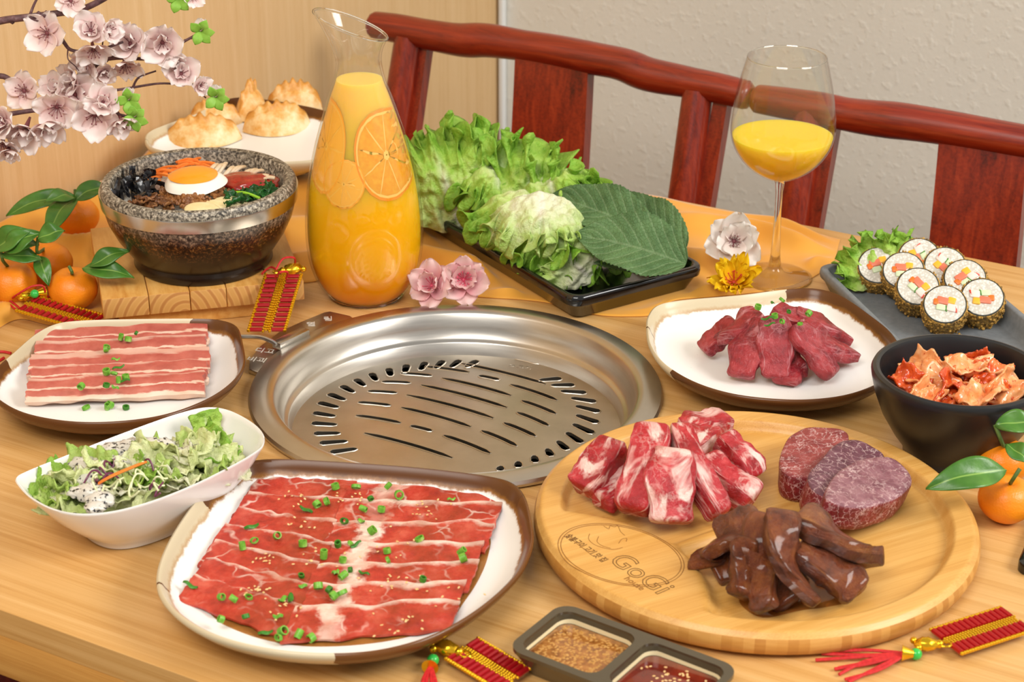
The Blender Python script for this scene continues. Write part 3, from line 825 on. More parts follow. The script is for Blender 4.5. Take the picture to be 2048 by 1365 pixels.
# ---------------------------------------------------------------- chunky meat
def meat_mat(name, reds, fats, streak=1.0, vsc=60, rough=.3, mscale=(1, 1, 1), fatlo=.52, fathi=.6, veins=.6, coat=0.0, sss=.03, bmp=.5):
    n = NT(name, rough=rough, spec=.5, sss=sss, sssr=(.01, .003, .002), ssss=.2, coat=coat, coatr=.12)
    rnd = n.rnd(); ob0 = n.vec('Object', mscale)
    off = n.N('ShaderNodeCombineXYZ'); n.put(off.inputs[0], n.math('MULTIPLY', rnd, 23.0)); n.put(off.inputs[2], n.math('MULTIPLY', rnd, 31.0))
    ad = n.N('ShaderNodeVectorMath', operation='ADD'); n.put(ad.inputs[0], ob0); n.t.links.new(off.outputs[0], ad.inputs[1]); ob = ad.outputs[0]
    uvn = n.vec('UV', (5*streak, 1.1, 1)); ad2 = n.N('ShaderNodeVectorMath', operation='ADD'); n.put(ad2.inputs[0], uvn); n.t.links.new(off.outputs[0], ad2.inputs[1])
    st = n.noise(ad2.outputs[0], 1.6, 4, .6, .6)
    wv = n.vadd(ob, n.noise(ob, 60, 4, .65, out='Color'), .026)
    ve = n.ramp(n.voro(wv, vsc, 'DISTANCE_TO_EDGE'), [(0, 1.0), (.03, .6), (.07, 0.0)] if veins < .8 else [(0, 1.0), (.025, .5), (.055, 0.0)])
    pm = n.ramp(n.noise(ob, 45, 2), [(.42, 0.0), (.6, 1.0)] if veins < .8 else [(.32, .18), (.54, 1.0)])
    m = n.math('MAXIMUM', n.math('MULTIPLY', n.math('MULTIPLY', ve, pm), veins), n.ramp(st, [(fatlo, 0.0), (fathi, 1.0)]))
    red = n.ramp(n.noise(ob, 70, 4, .65), [(.3, reds[0]), (.52, reds[1]), (.75, reds[2])])
    fat = n.ramp(n.noise(ob, 80, 3), [(.3, fats[0]), (.65, fats[1])])
    n.set(col=n.mix(m, red, fat)); n.bump(n.math('ADD', n.noise(n.vec('UV', (16, 3, 1)), 4, 5, .7), n.noise(ob, 210, 4, .7)), bmp, .003)
    return n.mat
M_rib = meat_mat('rib_meat', ('#8e1118', '#b3202a', '#cf4a4c'), ('#dd9a92', '#efd3c8'), 1.2, 70, .3, fatlo=.50, fathi=.60, veins=.3)
M_steak = meat_mat('marbled_steak', ('#641019', '#7e1c26', '#963540'), ('#cf9a9a', '#e8c9c4'), .001, 135, .35, fatlo=.9, fathi=.95, veins=.8)
M_brown = meat_mat('marinated_meat', ('#4f1d0a', '#7a3712', '#985220'), ('#85441a', '#b07034'), 1.0, 60, .3, fatlo=.56, fathi=.74, veins=.3, coat=.45, sss=0.0, bmp=1.0)
M_dark = meat_mat('dark_red_meat', ('#701420', '#9c242c', '#ba464a'), ('#b5616a', '#cc8f92'), 1.1, 80, .28, fatlo=.56, fathi=.66, veins=.5)
def chunk(path, w, h, mat, label, name, group, cat, seed, ns=16, nk=26, rough=.12, tip=.72, e=3.4, twist=0.0, floor=None):
    """path: (px, py, height) from one end to the other; rounded-square section w x h, uneven"""
    pts = smooth_path([P(*q) for q in path], 10)
    L = [0.0]
    for a, b in zip(pts, pts[1:]): L.append(L[-1]+(b-a).length)
    tot = L[-1]
    def at(s):
        d = s*tot
        for k in range(len(pts)-1):
            if d <= L[k+1] or k == len(pts)-2:
                return pts[k].lerp(pts[k+1], (d-L[k])/max(1e-9, L[k+1]-L[k]))
    g = G()
    rows = [0.0, .004, .02, .05]+[.05+.9*k/nk for k in range(1, nk)]+[.95, .98, .996, 1.0]
    sc = [.01, .62, .85, .97]+[1.0]*(nk-1)+[.97, .85, .62, .01]
    def fn(i, j):
        s = rows[j]; p = at(s); t = (at(min(1, s+.02))-at(max(0, s-.02))).normalized()
        nx = t.cross(Vector((0, 0, 1))); nx = nx.normalized() if nx.length > 1e-6 else Vector((1, 0, 0)); ny = nx.cross(t)
        if ny.z < 0: ny = -ny
        a = 2*PI*i/ns + twist*s
        x, y = superell(2*PI*i/ns, 1, 1, e)
        taper = lerp(1, tip, abs(2*s-1)**2)*(1+.22*nz((s*3, seed, 0)))
        wob = 1+rough*1.6*nz((math.cos(a)*.9+s*3.2, math.sin(a)*.9, seed+s*3.2))+rough*.7*nz((math.cos(a)*2.5, math.sin(a)*2.5+s*9, seed))
        ca, sa = math.cos(twist*s), math.sin(twist*s)
        X, Y = x*w/2*taper*wob, y*h/2*taper*wob
        q = p + nx*((X*ca-Y*sa)*sc[j]) + ny*((X*sa+Y*ca)*sc[j])
        if floor is not None and q.z < T+floor: q.z = T+floor
        return q
    vs, us, fs = [], [], []
    for j in range(len(rows)):
        for i in range(ns): vs.append(fn(i, j)); us.append((i/ns, rows[j]))
    for j in range(len(rows)-1):
        for i in range(ns): fs.append((j*ns+i, j*ns+(i+1) % ns, (j+1)*ns+(i+1) % ns, (j+1)*ns+i))
    fs.append(tuple(range(ns-1, -1, -1))); fs.append(tuple((len(rows)-1)*ns+i for i in range(ns)))
    g.add(vs, fs, us)
    c = sum(vs, Vector())/len(vs); c.z = min(v.z for v in vs)
    o = g.build(name, mat, loc=c, sharp=70, fix=True)
    return tag(o, label, cat, group)
F0 = FLOORZ+.0004
ribs = [
 ([(1452, 858, .034), (1400, 863, .04), (1372, 872, .045)], .030, .020, 'far rib piece with a red end, at the back of the rib pile'),
 ([(1415, 880, .04), (1385, 905, .045), (1360, 935, .03)], .030, .022, 'pale rib piece wedged in the middle of the rib pile'),
 ([(1440, 888, .052), (1478, 925, .042), (1505, 968, .026)], .028, .024, 'rib piece with a white fat top sloping towards the steaks'),
 ([(1405, 930, .046), (1450, 970, .036), (1505, 1012, .024)], .028, .023, 'lean rib piece lying below the white-topped rib'),
 ([(1228, 900, .055), (1200, 945, .042), (1165, 998, .026)], .032, .026, 'thick rib piece leaning out over the board rim'),
 ([(1268, 955, .034), (1240, 985, .028), (1200, 1018, .023)], .026, .018, 'small pale fatty rib piece low in the pile'),
 ([(1352, 870, .070), (1385, 950, .055), (1440, 1042, .026)], .021, .024, 'long narrow rib piece with a white fat edge'),
 ([(1306, 868, .075), (1288, 940, .058), (1262, 1038, .028)], .034, .026, 'tall deep red rib piece standing against the pile'),
 ([(1345, 915, .068), (1338, 975, .052), (1338, 1058, .024)], .042, .026, 'broad rib piece with a big white fat flap in front'),
]
for k, (pth, w, h, lab) in enumerate(ribs):
    chunk([(x, y, F0+.008+(h_-F0-.008)*.86) for x, y, h_ in pth], w*.84, h*.9, M_rib, lab, 'rib_piece', 'beef rib pieces on the round board', 'meat', k*1.7+3, floor=F0, rough=.12, e=9.0, tip=.92)
# steaks: thick rounds
M_steakt = meat_mat('steak_cut_face', ('#6f3039', '#8a4852', '#a0626a'), ('#c79a98', '#e3cac6'), .001, 120, .38, fatlo=.9, fathi=.95, veins=.9)
def steak_top(k, c): return [M_steak, meat_mat('steak_cut_face_%d' % k, c, ('#c79a98', '#e3cac6'), .001, 120, .38, fatlo=.9, fathi=.95, veins=.9)]
M_steaks = {1: steak_top(1, ('#78262c', '#96403f', '#aa5a56')), 2: steak_top(2, ('#552c39', '#6e414e', '#865863')), 3: steak_top(3, ('#74424c', '#92626a', '#a87c80'))}
def steak(pxs, hz, th, label, seed, tilt):
    top = smooth_path([P(x, y, hz+(x-pxs[0][0])*tilt) for x, y in pxs], 5, True); m = len(top)
    c = sum(top, Vector())/m
    vs, us, fs = [], [], []
    n = (top[m//3]-c).cross(top[0]-c).normalized(); n = n if n.z > 0 else -n
    prof = [(0.02, 0), (.35, 0), (.7, .0), (.94, .0), (.99, -.0008), (1.0, -.0026), (1.0, -th*.35), (1.02, -th*.7), (1.0, -th*.93), (.9, -th), (.02, -th)]
    for j, (s, z) in enumerate(prof):
        for i, p in enumerate(top):
            w = 1+.03*nz((math.cos(2*PI*i/m)*2, math.sin(2*PI*i/m)*2, seed+z*90))
            q = c + (p-c)*(s*w) + n*(z+.0012*nz(((p.x-c.x)*s*60, (p.y-c.y)*s*60, seed)))
            if q.z < T+F0: q.z = T+F0
            vs.append(q); us.append((i/m, j/10))
    for j in range(len(prof)-1):
        for i in range(m): fs.append((j*m+i, j*m+(i+1) % m, (j+1)*m+(i+1) % m, (j+1)*m+i))
    fs.append(tuple(range(m))); fs.append(tuple(len(vs)-m+i for i in range(m)))
    g = G(); g.add(vs, fs, us); c.z = T+F0
    g.m = [1 if k < 4*m else 0 for k in range(len(fs))]; g.m[-2] = 1
    o = g.build('steak', M_steaks[seed], loc=c, sharp=70, fix=True); tag(o, label, 'steak', 'marbled steaks on the round board')
steak([(1556, 930), (1570, 892), (1600, 868), (1645, 862), (1685, 868), (1694, 890), (1672, 925), (1640, 955), (1600, 962), (1565, 955)], .034, .026, 'marbled steak at the back, lowest of the three overlapping', 1, .00002)
steak([(1612, 962), (1640, 925), (1670, 895), (1705, 886), (1745, 900), (1768, 920), (1760, 955), (1725, 985), (1670, 1000), (1628, 992)], .0455, .024, 'marbled steak in the middle, leaning on the back steak', 2, -.00008)
steak([(1648, 992), (1668, 955), (1700, 932), (1745, 920), (1790, 925), (1822, 960), (1812, 985), (1780, 1005), (1735, 1018), (1690, 1018), (1655, 1008)], .0515, .022, 'marbled steak in front, topmost of the three overlapping', 3, -.0001)
# marinated strips
brown = [
 ([(1520, 1040, .052), (1475, 1060, .045), (1435, 1085, .034)], .022, .016, 'brown marinated strip at the back of the pile, towards the ribs'),
 ([(1505, 1085, .048), (1455, 1090, .042), (1412, 1118, .030), (1412, 1145, .022)], .024, .014, 'brown marinated strip curling down towards the engraved oval'),
 ([(1500, 1120, .028), (1460, 1135, .024), (1425, 1150, .021)], .020, .012, 'flat brown marinated strip under the curled one'),
 ([(1570, 1130, .03), (1575, 1180, .024), (1590, 1205, .021)], .026, .013, 'dark brown marinated strip under the big front strip'),
 ([(1590, 1035, .064), (1650, 1070, .056), (1700, 1105, .042), (1738, 1125, .027)], .026, .022, 'glossy brown marinated strip sloping towards the steaks'),
 ([(1590, 1100, .050), (1640, 1130, .042), (1690, 1165, .030), (1718, 1188, .024)], .023, .018, 'brown marinated strip ending in a pale shred'),
 ([(1495, 1078, .058), (1488, 1130, .040), (1482, 1200, .024)], .018, .018, 'narrow brown marinated strip with a blunt end'),
 ([(1530, 1034, .066), (1512, 1090, .054), (1520, 1150, .036), (1526, 1225, .023)], .020, .015, 'long brown marinated strip hanging down the front of the pile'),
 ([(1562, 1026, .074), (1560, 1080, .064), (1580, 1150, .042), (1630, 1212, .023)], .024, .015, 'widest brown marinated strip draped over the top of the pile'),
]
for k, (pth, w, h, lab) in enumerate(brown):
    chunk(pth, w*1.2, h*.72, M_brown, lab, 'marinated_meat_strip', 'marinated meat strips on the round board', 'meat', k*2.3+40, floor=F0, rough=.17, e=7, twist=.7*(-1)**k, tip=.9)
film([(1415, 1140), (1470, 1180), (1480, 1215), (1525, 1240), (1600, 1225), (1650, 1218), (1700, 1205), (1735, 1170), (1690, 1130), (1560, 1110), (1450, 1115)], FLOORZ+.0003, M_marin, 'meat_juice', 'brown sauce pooling under the marinated strips')
# the board leans on the grill ring: tip it, and all that lies on it, about its far edge
bpy.context.view_layer.update()
dv = Vector((BC.x-GC.x, BC.y-GC.y, 0)).normalized(); pv = BC+dv*BRAD
TIP = Matrix.Translation(pv) @ Matrix.Rotation(math.radians(1.3), 4, Vector((-dv.y, dv.x, 0))) @ Matrix.Translation(-pv)
for o in [o for o in bpy.data.objects if o not in _before and o.parent is None]:
    o.matrix_basis = TIP @ o.matrix_basis
# ---------------------------------------------------------------- dark red strips on their plate
D0 = .0108
darks = [
 ([(1470, 640, .044), (1440, 672, .030), (1405, 702, .018)], .024, .016, 'dark red strip pointing at the cream corner of its plate'),
 ([(1590, 625, .050), (1650, 655, .036), (1695, 680, .020)], .026, .014, 'dark red strip at the back with a ragged end'),
 ([(1550, 615, .054), (1590, 640, .046), (1630, 660, .030)], .026, .014, 'short dark red strip at the top of the mound'),
 ([(1520, 625, .056), (1480, 655, .044), (1445, 680, .026)], .030, .016, 'broad bright red strip on the upper left of the mound'),
 ([(1575, 705, .030), (1580, 735, .022), (1570, 765, .017)], .024, .013, 'dark strip hidden low between two longer strips'),
 ([(1605, 640, .050), (1650, 690, .034), (1712, 712, .019)], .025, .015, 'red strip ending beside the brown corner of the plate'),
 ([(1590, 650, .056), (1620, 695, .040), (1668, 752, .018)], .028, .016, 'long purplish strip running down the mound'),
 ([(1525, 640, .056), (1500, 690, .038), (1478, 755, .018)], .026, .015, 'long dark strip with a pale edge'),
 ([(1550, 632, .062), (1552, 690, .042), (1550, 758, .018)], .028, .015, 'red strip at the front centre of the mound'),
]
for k, (pth, w, h, lab) in enumerate(darks):
    chunk(pth, w*1.12, h*.85, M_dark, lab, 'red_meat_strip', 'red meat strips on the white plate', 'meat', k*1.9+80, floor=D0, rough=.15, e=5, tip=.72)
scallions([(1545, 608), (1562, 606), (1515, 618), (1535, 640), (1550, 636), (1566, 648), (1577, 626), (1540, 652), (1600, 650), (1615, 634)], 'on the mound of red strips', 'scallions on the red meat',
          lambda x, y: .066 if y < 630 else .064, .85, (3, 1, 0, 3, 0, 1, 4))
# ---------------------------------------------------------------- two-part sauce dish
tA, tB, tD = P(1120, 1210, .020), P(1478, 1342, .020), P(1006, 1290, .020)
ax = (tB-tA); Lx = ax.length; ax.normalize(); ayv = (tD-tA); ayv -= ax*ayv.dot(ax); Ly = ayv.length; ayv.normalize()
rz = math.atan2(ax.y, ax.x); tc = (tA+tB)/2 + ayv*Ly/2; tc.z = T
M_tray = NT('olive_melamine', col='#4a4130', rough=.22, coat=.2).mat
Ly = max(Ly, .07)
tr = thing('sauce_dish', 'olive brown two-compartment sauce dish beside the round board', 'sauce dish', tc, rz)
def comp(cx, w, d):
    return [(x+cx, y) for x, y in rrect(w, d, .010, 5)]
wd = (Lx-.018)/2; dd = Ly-.013
div = [(-Lx/4+.001), (Lx/4-.001)]
g = G(); loops = [rrect(Lx, Ly, .013, 6)] + [comp(cx, wd, dd)[::-1] for cx in div]
g.holed(loops, .0175, .0205)
bm_rim = g
def skirt(g, lp0, z0, lp1, z1):
    n = len(lp0); g.add([(p[0], p[1], z0) for p in lp0]+[(p[0], p[1], z1) for p in lp1], [(i, (i+1) % n, n+(i+1) % n, n+i) for i in range(n)])
o1 = rrect(Lx, Ly, .013, 6); o2 = rrect(Lx-.016, Ly-.016, .010, 6)
skirt(g, o1, .0185, o2, .0012); g.add([(p[0], p[1], .0012) for p in o2], [tuple(range(len(o2)))])
for cx in div:
    a = comp(cx, wd, dd); b = [(x+cx, y) for x, y in rrect(wd-.008, dd-.008, .008, 5)]
    skirt(g, a, .0185, b, .0035); g.add([(p[0], p[1], .0035) for p in b], [tuple(range(len(b)))])
g.build('dish_body', M_tray, tr, fix=False, sharp=50)
def sauce_mat(name, cols, sc):
    n = NT(name, rough=.12, coat=.4); v = n.vec('Object'); n.set(col=n.ramp(n.noise(v, sc, 4, .6), cols)); n.bump(n.noise(v, sc*2, 4), .15, .001); return n.mat
M_s1 = sauce_mat('sesame_sauce', [(.3, '#6e3d14'), (.55, '#9c6226'), (.75, '#b98142')], 190)
M_s2 = sauce_mat('chili_sauce', [(.3, '#5a1408'), (.6, '#78200c'), (.8, '#8c2e12')], 60)
M_ses2 = noisy('soaked_sesame', [(.3, '#a8742f'), (.7, '#c99a58')], 300, .3)
rtm = Matrix.Translation(tc) @ Matrix.Rotation(rz, 4, 'Z')
rr = random.Random(5)
for cx, mt, nm, lb, ns, zt in ((div[0], M_s1, 'sesame_sauce', 'brown sesame sauce filling one compartment of the sauce dish', 420, .0125), (div[1], M_s2, 'chili_sauce', 'dark red chili sauce with a few sesame seeds in the sauce dish', 34, .0125)):
    lp = [(x, y) for x, y in rrect(wd-.0045, dd-.0045, .009, 5)]
    g = G(); g.prism(lp, .004, zt, bev=.0006); o = g.build(nm, mt, None, sharp=40); o.matrix_basis = rtm @ Matrix.Translation((cx, 0, 0)); tag(o, lb, 'sauce')
    g = G()
    for _ in range(ns):
        a = rr.uniform(-.46, .46)*(wd-.008); b = rr.uniform(-.46, .46)*(dd-.008)
        if ns < 100: a = rr.gauss(0, .012); b = rr.gauss(.008, .009)
        g.ico((a, b, zt-(.0002 if ns > 100 else 0)), (.0014, .0009, .0005), 1, rot=(0, 0, rr.uniform(0, 6)))
    s = g.build('sesame_seeds', M_ses if ns < 100 else M_ses2, o); s['kind'] = 'stuff'
# pale residue on the walls of the dish
M_res = simple('sauce_residue', '#d9c9a0', .3)
for cx in div:
    lp0 = [(x+cx, y) for x, y in rrect(wd-.0040, dd-.0040, .009, 5)]; lp1 = [(x+cx, y) for x, y in rrect(wd-.0022, dd-.0022, .0095, 5)]
    g = G(); n = len(lp0); zz = [.0150+.0012*nz((p[0]*90, p[1]*90, cx*50)) for p in lp1]
    g.add([(p[0], p[1], .0124) for p in lp0]+[(p[0], p[1], z) for p, z in zip(lp1, zz)], [(i, n+i, n+(i+1) % n, (i+1) % n) for i in range(n)]); g.build('residue', M_res, tr)
# ================================================================ glass things
def glass_mat(name, tint='#ffffff', edge=.0):
    n = NT(name)
    tr = n.N('ShaderNodeBsdfTransparent'); gl_ = n.N('ShaderNodeBsdfGlossy'); lw = n.N('ShaderNodeLayerWeight'); mx = n.N('ShaderNodeMixShader')
    n.put(tr.inputs[0], tint); gl_.inputs['Roughness'].default_value = .02; lw.inputs[0].default_value = .5
    f = n.math('POWER', lw.outputs['Facing'], 4.0)
    n.t.links.new(n.math('MULTIPLY_ADD', f, .55, .035), mx.inputs[0]); n.t.links.new(tr.outputs[0], mx.inputs[1]); n.t.links.new(gl_.outputs[0], mx.inputs[2])
    n.t.links.new(mx.outputs[0], n.t.nodes['Material Output'].inputs[0]); return n.mat
M_glass = glass_mat('clear_glass', '#fdfdfc')
M_solidglass = NT('solid_glass', col='#f6f7f4', rough=.01, trans=1.0, ior=1.45).mat
def zs(py, Y, px=1024): return PYW(px, py, Y).z-T
# ---- carafe
cb = P(733, 590)
car = thing('juice_carafe', 'tall clear glass carafe with a slanted lip, full of orange juice', 'carafe', cb)
SY = cb.y
def prof_px(rows):        # (half width px, y px) to (r, z)
    out = []
    for hw, py in rows:
        z = zs(py, SY); d = SY*CP-(z+T-CZ)*SP
        out.append((hw*d/FPX, z))
    return out
cprof = prof_px([(74, 585), (92, 566), (107, 535), (115, 500), (118, 460), (116, 410), (109, 355), (97, 300), (81, 245), (65, 195), (54, 165), (48, 140), (46, 118), (49, 95), (55, 75), (61, 60)])
NA = 64
lipz = zs(60, SY)
def lip(z, a, top):       # slanted mouth: higher and wider towards -x
    return z
g = G()
def car_pt(a, j, inset):
    r, z = cprof[j]; r -= inset; t = 2*PI*a
    x, y = r*math.cos(t), r*math.sin(t)
    k = max(0.0, (z-zs(125, SY))/(lipz-zs(125, SY)))
    lean = k**1.5
    sl = .5-.5*math.cos(t)         # 1 at -x
    z2 = z+lean*(sl*.026-.008); x -= lean*sl*.013
    return Vector((x, y, z2))
m = len(cprof)
fine = []
def car_f(s, a, inset):
    k = s*(m-1); i = min(int(k), m-2); t = k-i
    q = [car_pt(a, max(0, min(m-1, i+d)), inset) for d in (-1, 0, 1, 2)]
    return .5*((2*q[1])+(q[2]-q[0])*t+(2*q[0]-5*q[1]+4*q[2]-q[3])*t*t+(3*q[1]-q[0]-3*q[2]+q[3])*t*t*t)
rows = [(s/60, 0.0) for s in range(61)]+[(1-s/60, .0022) for s in range(61)]
g.grid(lambda a, b: car_f(rows[round(b*(len(rows)-1))][0], a, rows[round(b*(len(rows)-1))][1])+Vector((0, 0, .0015 if False else 0)), NA, len(rows)-1, wu=True)
g.build('glass_body', M_glass, car, sharp=0)
r0, z0 = cprof[0]
g = G(); g.lathe([(0, .0008), (r0*.86, .0008), (r0*.98, .003), (r0*1.03, z0*.6), (r0, z0), (r0*.8, z0*.85), (0, z0*.8)], 64); g.build('glass_base', M_solidglass, car)
g = G(); g.tube([car_f(1, i/64, .0011) for i in range(64)], .0013, 8, closed=True); g.build('lip', M_solidglass, car)
def juice_mat(name, stops, z0, z1):
    n = NT(name, rough=.3, sss=.9, sssr=(1.0, .7, .25), ssss=.03, spec=.02)
    s = n.sep(n.vec('Object')); f = n.math('DIVIDE', n.math('SUBTRACT', s[2], z0), z1-z0)
    f = n.math('ADD', f, n.math('MULTIPLY_ADD', n.noise(n.vec('Object'), 25, 4, .6), .16, -.08)); n.set(col=n.ramp(f, stops)); return n.mat
zj0, zj1 = cprof[0][1], zs(158, SY)
M_juice = juice_mat('orange_juice', [(0, '#f08a0a'), (.15, '#f39c08'), (.21, '#f9b00c'), (.55, '#fbb81a'), (.8, '#fac042'), (1.0, '#f6c664')], zj0, zj1)
g = G(); jr = []
sj = next(s/200 for s in range(201) if car_f(s/200, 0, 0).z > zj1)
jrows = [sj*k/50 for k in range(51)]
g.grid(lambda a, b: car_f(b*sj, a, .0026), NA, 50, wu=True)
for sgn, s_ in ((1, sj), (0, 0.0)):
    c0 = len(g.v); ring = [car_f(s_, i/NA, .0026) for i in range(NA)]; cz_ = sum((p.z for p in ring))/NA
    g.add(ring+[Vector((0, 0, cz_))], [(i, (i+1) % NA, NA) if sgn else ((i+1) % NA, i, NA) for i in range(NA)])
o = g.build('orange_juice', M_juice, None, sharp=50, fix=True); o.location = cb; tag(o, 'orange juice filling the carafe up to its neck', 'juice')
# slices pressed against the wall
M_rind = simple('orange_rind', '#f49416', .4); M_pith = simple('orange_pith', '#fbc862', .5)
M_pulp = noisy('orange_pulp', [(.3, '#f59a1c'), (.7, '#f9b030')], 200, .3, sss=.2)
_tab = {}
def car_surface(px, py, inset):   # front wall point under a pixel
    if inset not in _tab:
        L_ = []
        for k in range(321):
            q = car_f(k/320, .75, inset); L_.append((_proj(cb+q)[1], k/320, abs(q.y)))
        _tab[inset] = L_[::-1]
    L_ = _tab[inset]; lo, hi = 0, len(L_)-1
    while hi-lo > 1:
        md = (lo+hi)//2
        if L_[md][0] < py: lo = md
        else: hi = md
    _, s, r = L_[lo]
    X = PYW(px, py, SY-r*.7).x-cb.x
    X = max(-r*.985, min(r*.985, X)); t = -math.acos(X/r)
    return car_f(s, (t/(2*PI)) % 1.0, inset)
def _proj(q):
    Z = q.z-CZ; fw = q.y*CP-Z*SP; up = q.y*SP+Z*CP
    return 1024+FPX*q.x/fw, 682.5-FPX*up/fw
M_sunk = [simple('sunk_pith', '#fac04a', .4), simple('sunk_rind', '#f7a826', .4), simple('sunk_pulp', '#f9b536', .4)]
def orange_slice(cx, cy, rx, ry, tilt, label, half=None, mats=None):
    M_pith, M_rind, M_pulp = mats or (globals()['M_pith'], globals()['M_rind'], globals()['M_pulp'])
    ob_ = thing('orange_slice', label, 'orange slice', cb+car_surface(cx, cy, .0022), group='orange slices in the carafe')
    org = ob_.location-cb
    def pt(r, t, ins):
        x, y = rx*r*math.cos(t), ry*r*math.sin(t)
        X = x*math.cos(tilt)-y*math.sin(tilt); Y = x*math.sin(tilt)+y*math.cos(tilt)
        return car_surface(cx+X, cy+Y, ins)-org
    t0, t1 = half or (0, 2*PI)
    def band(r0_, r1_, ins, mat, nm, par, n=48, k=3):
        g = G(); g.grid(lambda a, b: pt(lerp(r0_, r1_, b), lerp(t0, t1, a), ins), n, k)
        return g.build(nm, mat, par, sharp=0)
    fl_ = band(.02, .94, .0024, M_pith, 'pith', ob_)
    band(.94, 1.0, .00225, M_rind, 'rind', ob_)
    for k in range(9):
        a0 = t0+(t1-t0)*(k+.015)/9; a1 = t0+(t1-t0)*(k+.985)/9
        g = G(); g.grid(lambda a, b: pt(lerp(.10, .88, b), lerp(a0+.06*(1-b), a1-.06*(1-b), a), .00227), 6, 5); g.build('segment', M_pulp, fl_, sharp=0)
    return ob_
orange_slice(774, 318, 62, 94, -.22, 'whole orange slice pressed to the glass of the carafe')
orange_slice(652, 305, 40, 96, .1, 'pale orange slice near the edge of the carafe facing the stone bowl', mats=M_sunk)
orange_slice(690, 372, 42, 50, .3, 'small orange slice low in the carafe, partly sunk in the juice', mats=M_sunk)
# ---- wine glass
gb = P(1548, 557)
wg = thing('wine_glass', 'large clear stemmed wine glass half full of orange juice', 'wine glass', gb)
SY = gb.y
wp = prof_px([(6, 362), (30, 354), (58, 338), (80, 318), (97, 292), (104, 268), (105, 245), (102, 215), (96, 180), (88, 145), (80, 114)])
def wpf(s):
    k = s*(len(wp)-1); i = min(int(k), len(wp)-2); t = k-i
    q = [Vector(wp[max(0, min(len(wp)-1, i+d))]) for d in (-1, 0, 1, 2)]
    return .5*((2*q[1])+(q[2]-q[0])*t+(2*q[0]-5*q[1]+4*q[2]-q[3])*t*t+(3*q[1]-q[0]-3*q[2]+q[3])*t*t*t)
out = [tuple(wpf(k/50)) for k in range(51)]
inn = [(r-.0009, z+.0006) for r, z in out[::-1] if r > .002]
g = G(); g.lathe(out+inn, 72); g.build('glass_bowl', M_glass, wg, sharp=0)
g = G(); rt, zt = out[-1]; g.tube([(( rt-.0004)*math.cos(2*PI*i/72), (rt-.0004)*math.sin(2*PI*i/72), zt) for i in range(72)], .0006, 6, closed=True); g.build('rim', M_solidglass, wg)
st_z = wp[0][1]
g = G(); g.lathe([(.0, .0012), (.020, .0012), (.036, .0010), (.0375, .0020), (.034, .0032), (.020, .0046), (.010, .008), (.0062, .014), (.0048, .026), (.0038, .045), (.0034, st_z*.7), (.0036, st_z-.012), (.0046, st_z-.003), (.0052, st_z+.0006), (0, st_z+.001)], 48)
g.build('stem_and_foot', M_solidglass, wg, sharp=0)
zj = zs(268, SY)
M_juice2 = juice_mat('yellow_juice', [(0, '#f7b50e'), (.5, '#fabe22'), (1.0, '#fac73c')], st_z, zj)
pj = [(max(0, r-.0013), z+.0008) for r, z in out if z < zj]
g = G(); g.lathe([(0, pj[0][1])]+pj+[(0, pj[-1][1])], 64); o = g.build('orange_juice', M_juice2, None, sharp=50, fix=True); o.location = gb; tag(o, 'yellow orange juice in the wine glass', 'juice')
# ================================================================ wooden stand and stone bowl
SH = .036
sFL, sFR, sBL = P(203, 600, SH), P(608, 561, SH), P(222, 470, SH)
sx = (sFR-sFL); sw = sx.length; srz = math.atan2(sx.y, sx.x); sd = .185
sxn = sx.normalized(); syn = Vector((-sxn.y, sxn.x, 0)); sc_ = sFL+sx/2+syn*sd/2; sc_.z = T
M_pine = wood_mat('pine_plank', [(.3, '#b8752c'), (.45, '#d0964a'), (.6, '#deab60'), (.75, '#e5bb78')], (18, 1.0, 6), 3.0, .42, 120, .08)
def endgrain():
    n = NT('pine_end_grain', rough=.55); v = n.vec('Object', (1, 1, 1)); rnd = n.rnd()
    off = n.N('ShaderNodeCombineXYZ'); n.put(off.inputs[0], n.math('MULTIPLY_ADD', rnd, .12, -.06)); n.put(off.inputs[2], n.math('MULTIPLY_ADD', rnd, .05, -.045))
    ad = n.N('ShaderNodeVectorMath', operation='ADD'); n.put(ad.inputs[0], v); n.t.links.new(off.outputs[0], ad.inputs[1])
    w = n.wave(ad.outputs[0], 34, 1.0, 2, 1.5, 'Y', 'RINGS'); n.set(col=n.ramp(w, [(.2, '#cb9752'), (.6, '#d3a05c'), (.92, '#b67c40')])); return n.mat
M_end = endgrain()
std = thing('wooden_stand', 'low pine stand of glued planks carrying the stone bowl', 'wooden stand', sc_, srz)
npk = 5; pw = [.043, .038, .034, .040, .0]
pw[4] = sw-sum(pw); x0 = -sw/2
for w_ in pw:
    g = G(); g.box((x0+w_/2, 0, SH-.010), (w_-.0006, sd, .020), bev=.0012)
    fm = [0]*len(g.f)
    for k, f in enumerate(g.f):
        if all(g.v[i].y < -sd/2+.0005 for i in f): fm[k] = 1
    g.m = fm; g.build('plank', [M_pine, M_end], std, sharp=30); x0 += w_
for s_ in (-1, 1):
    g = G(); g.box((0.0, s_*(sd/2-.022), .0078), (sw-.03, .026, .0154), bev=.0015); g.build('foot_rail', M_pine, std)
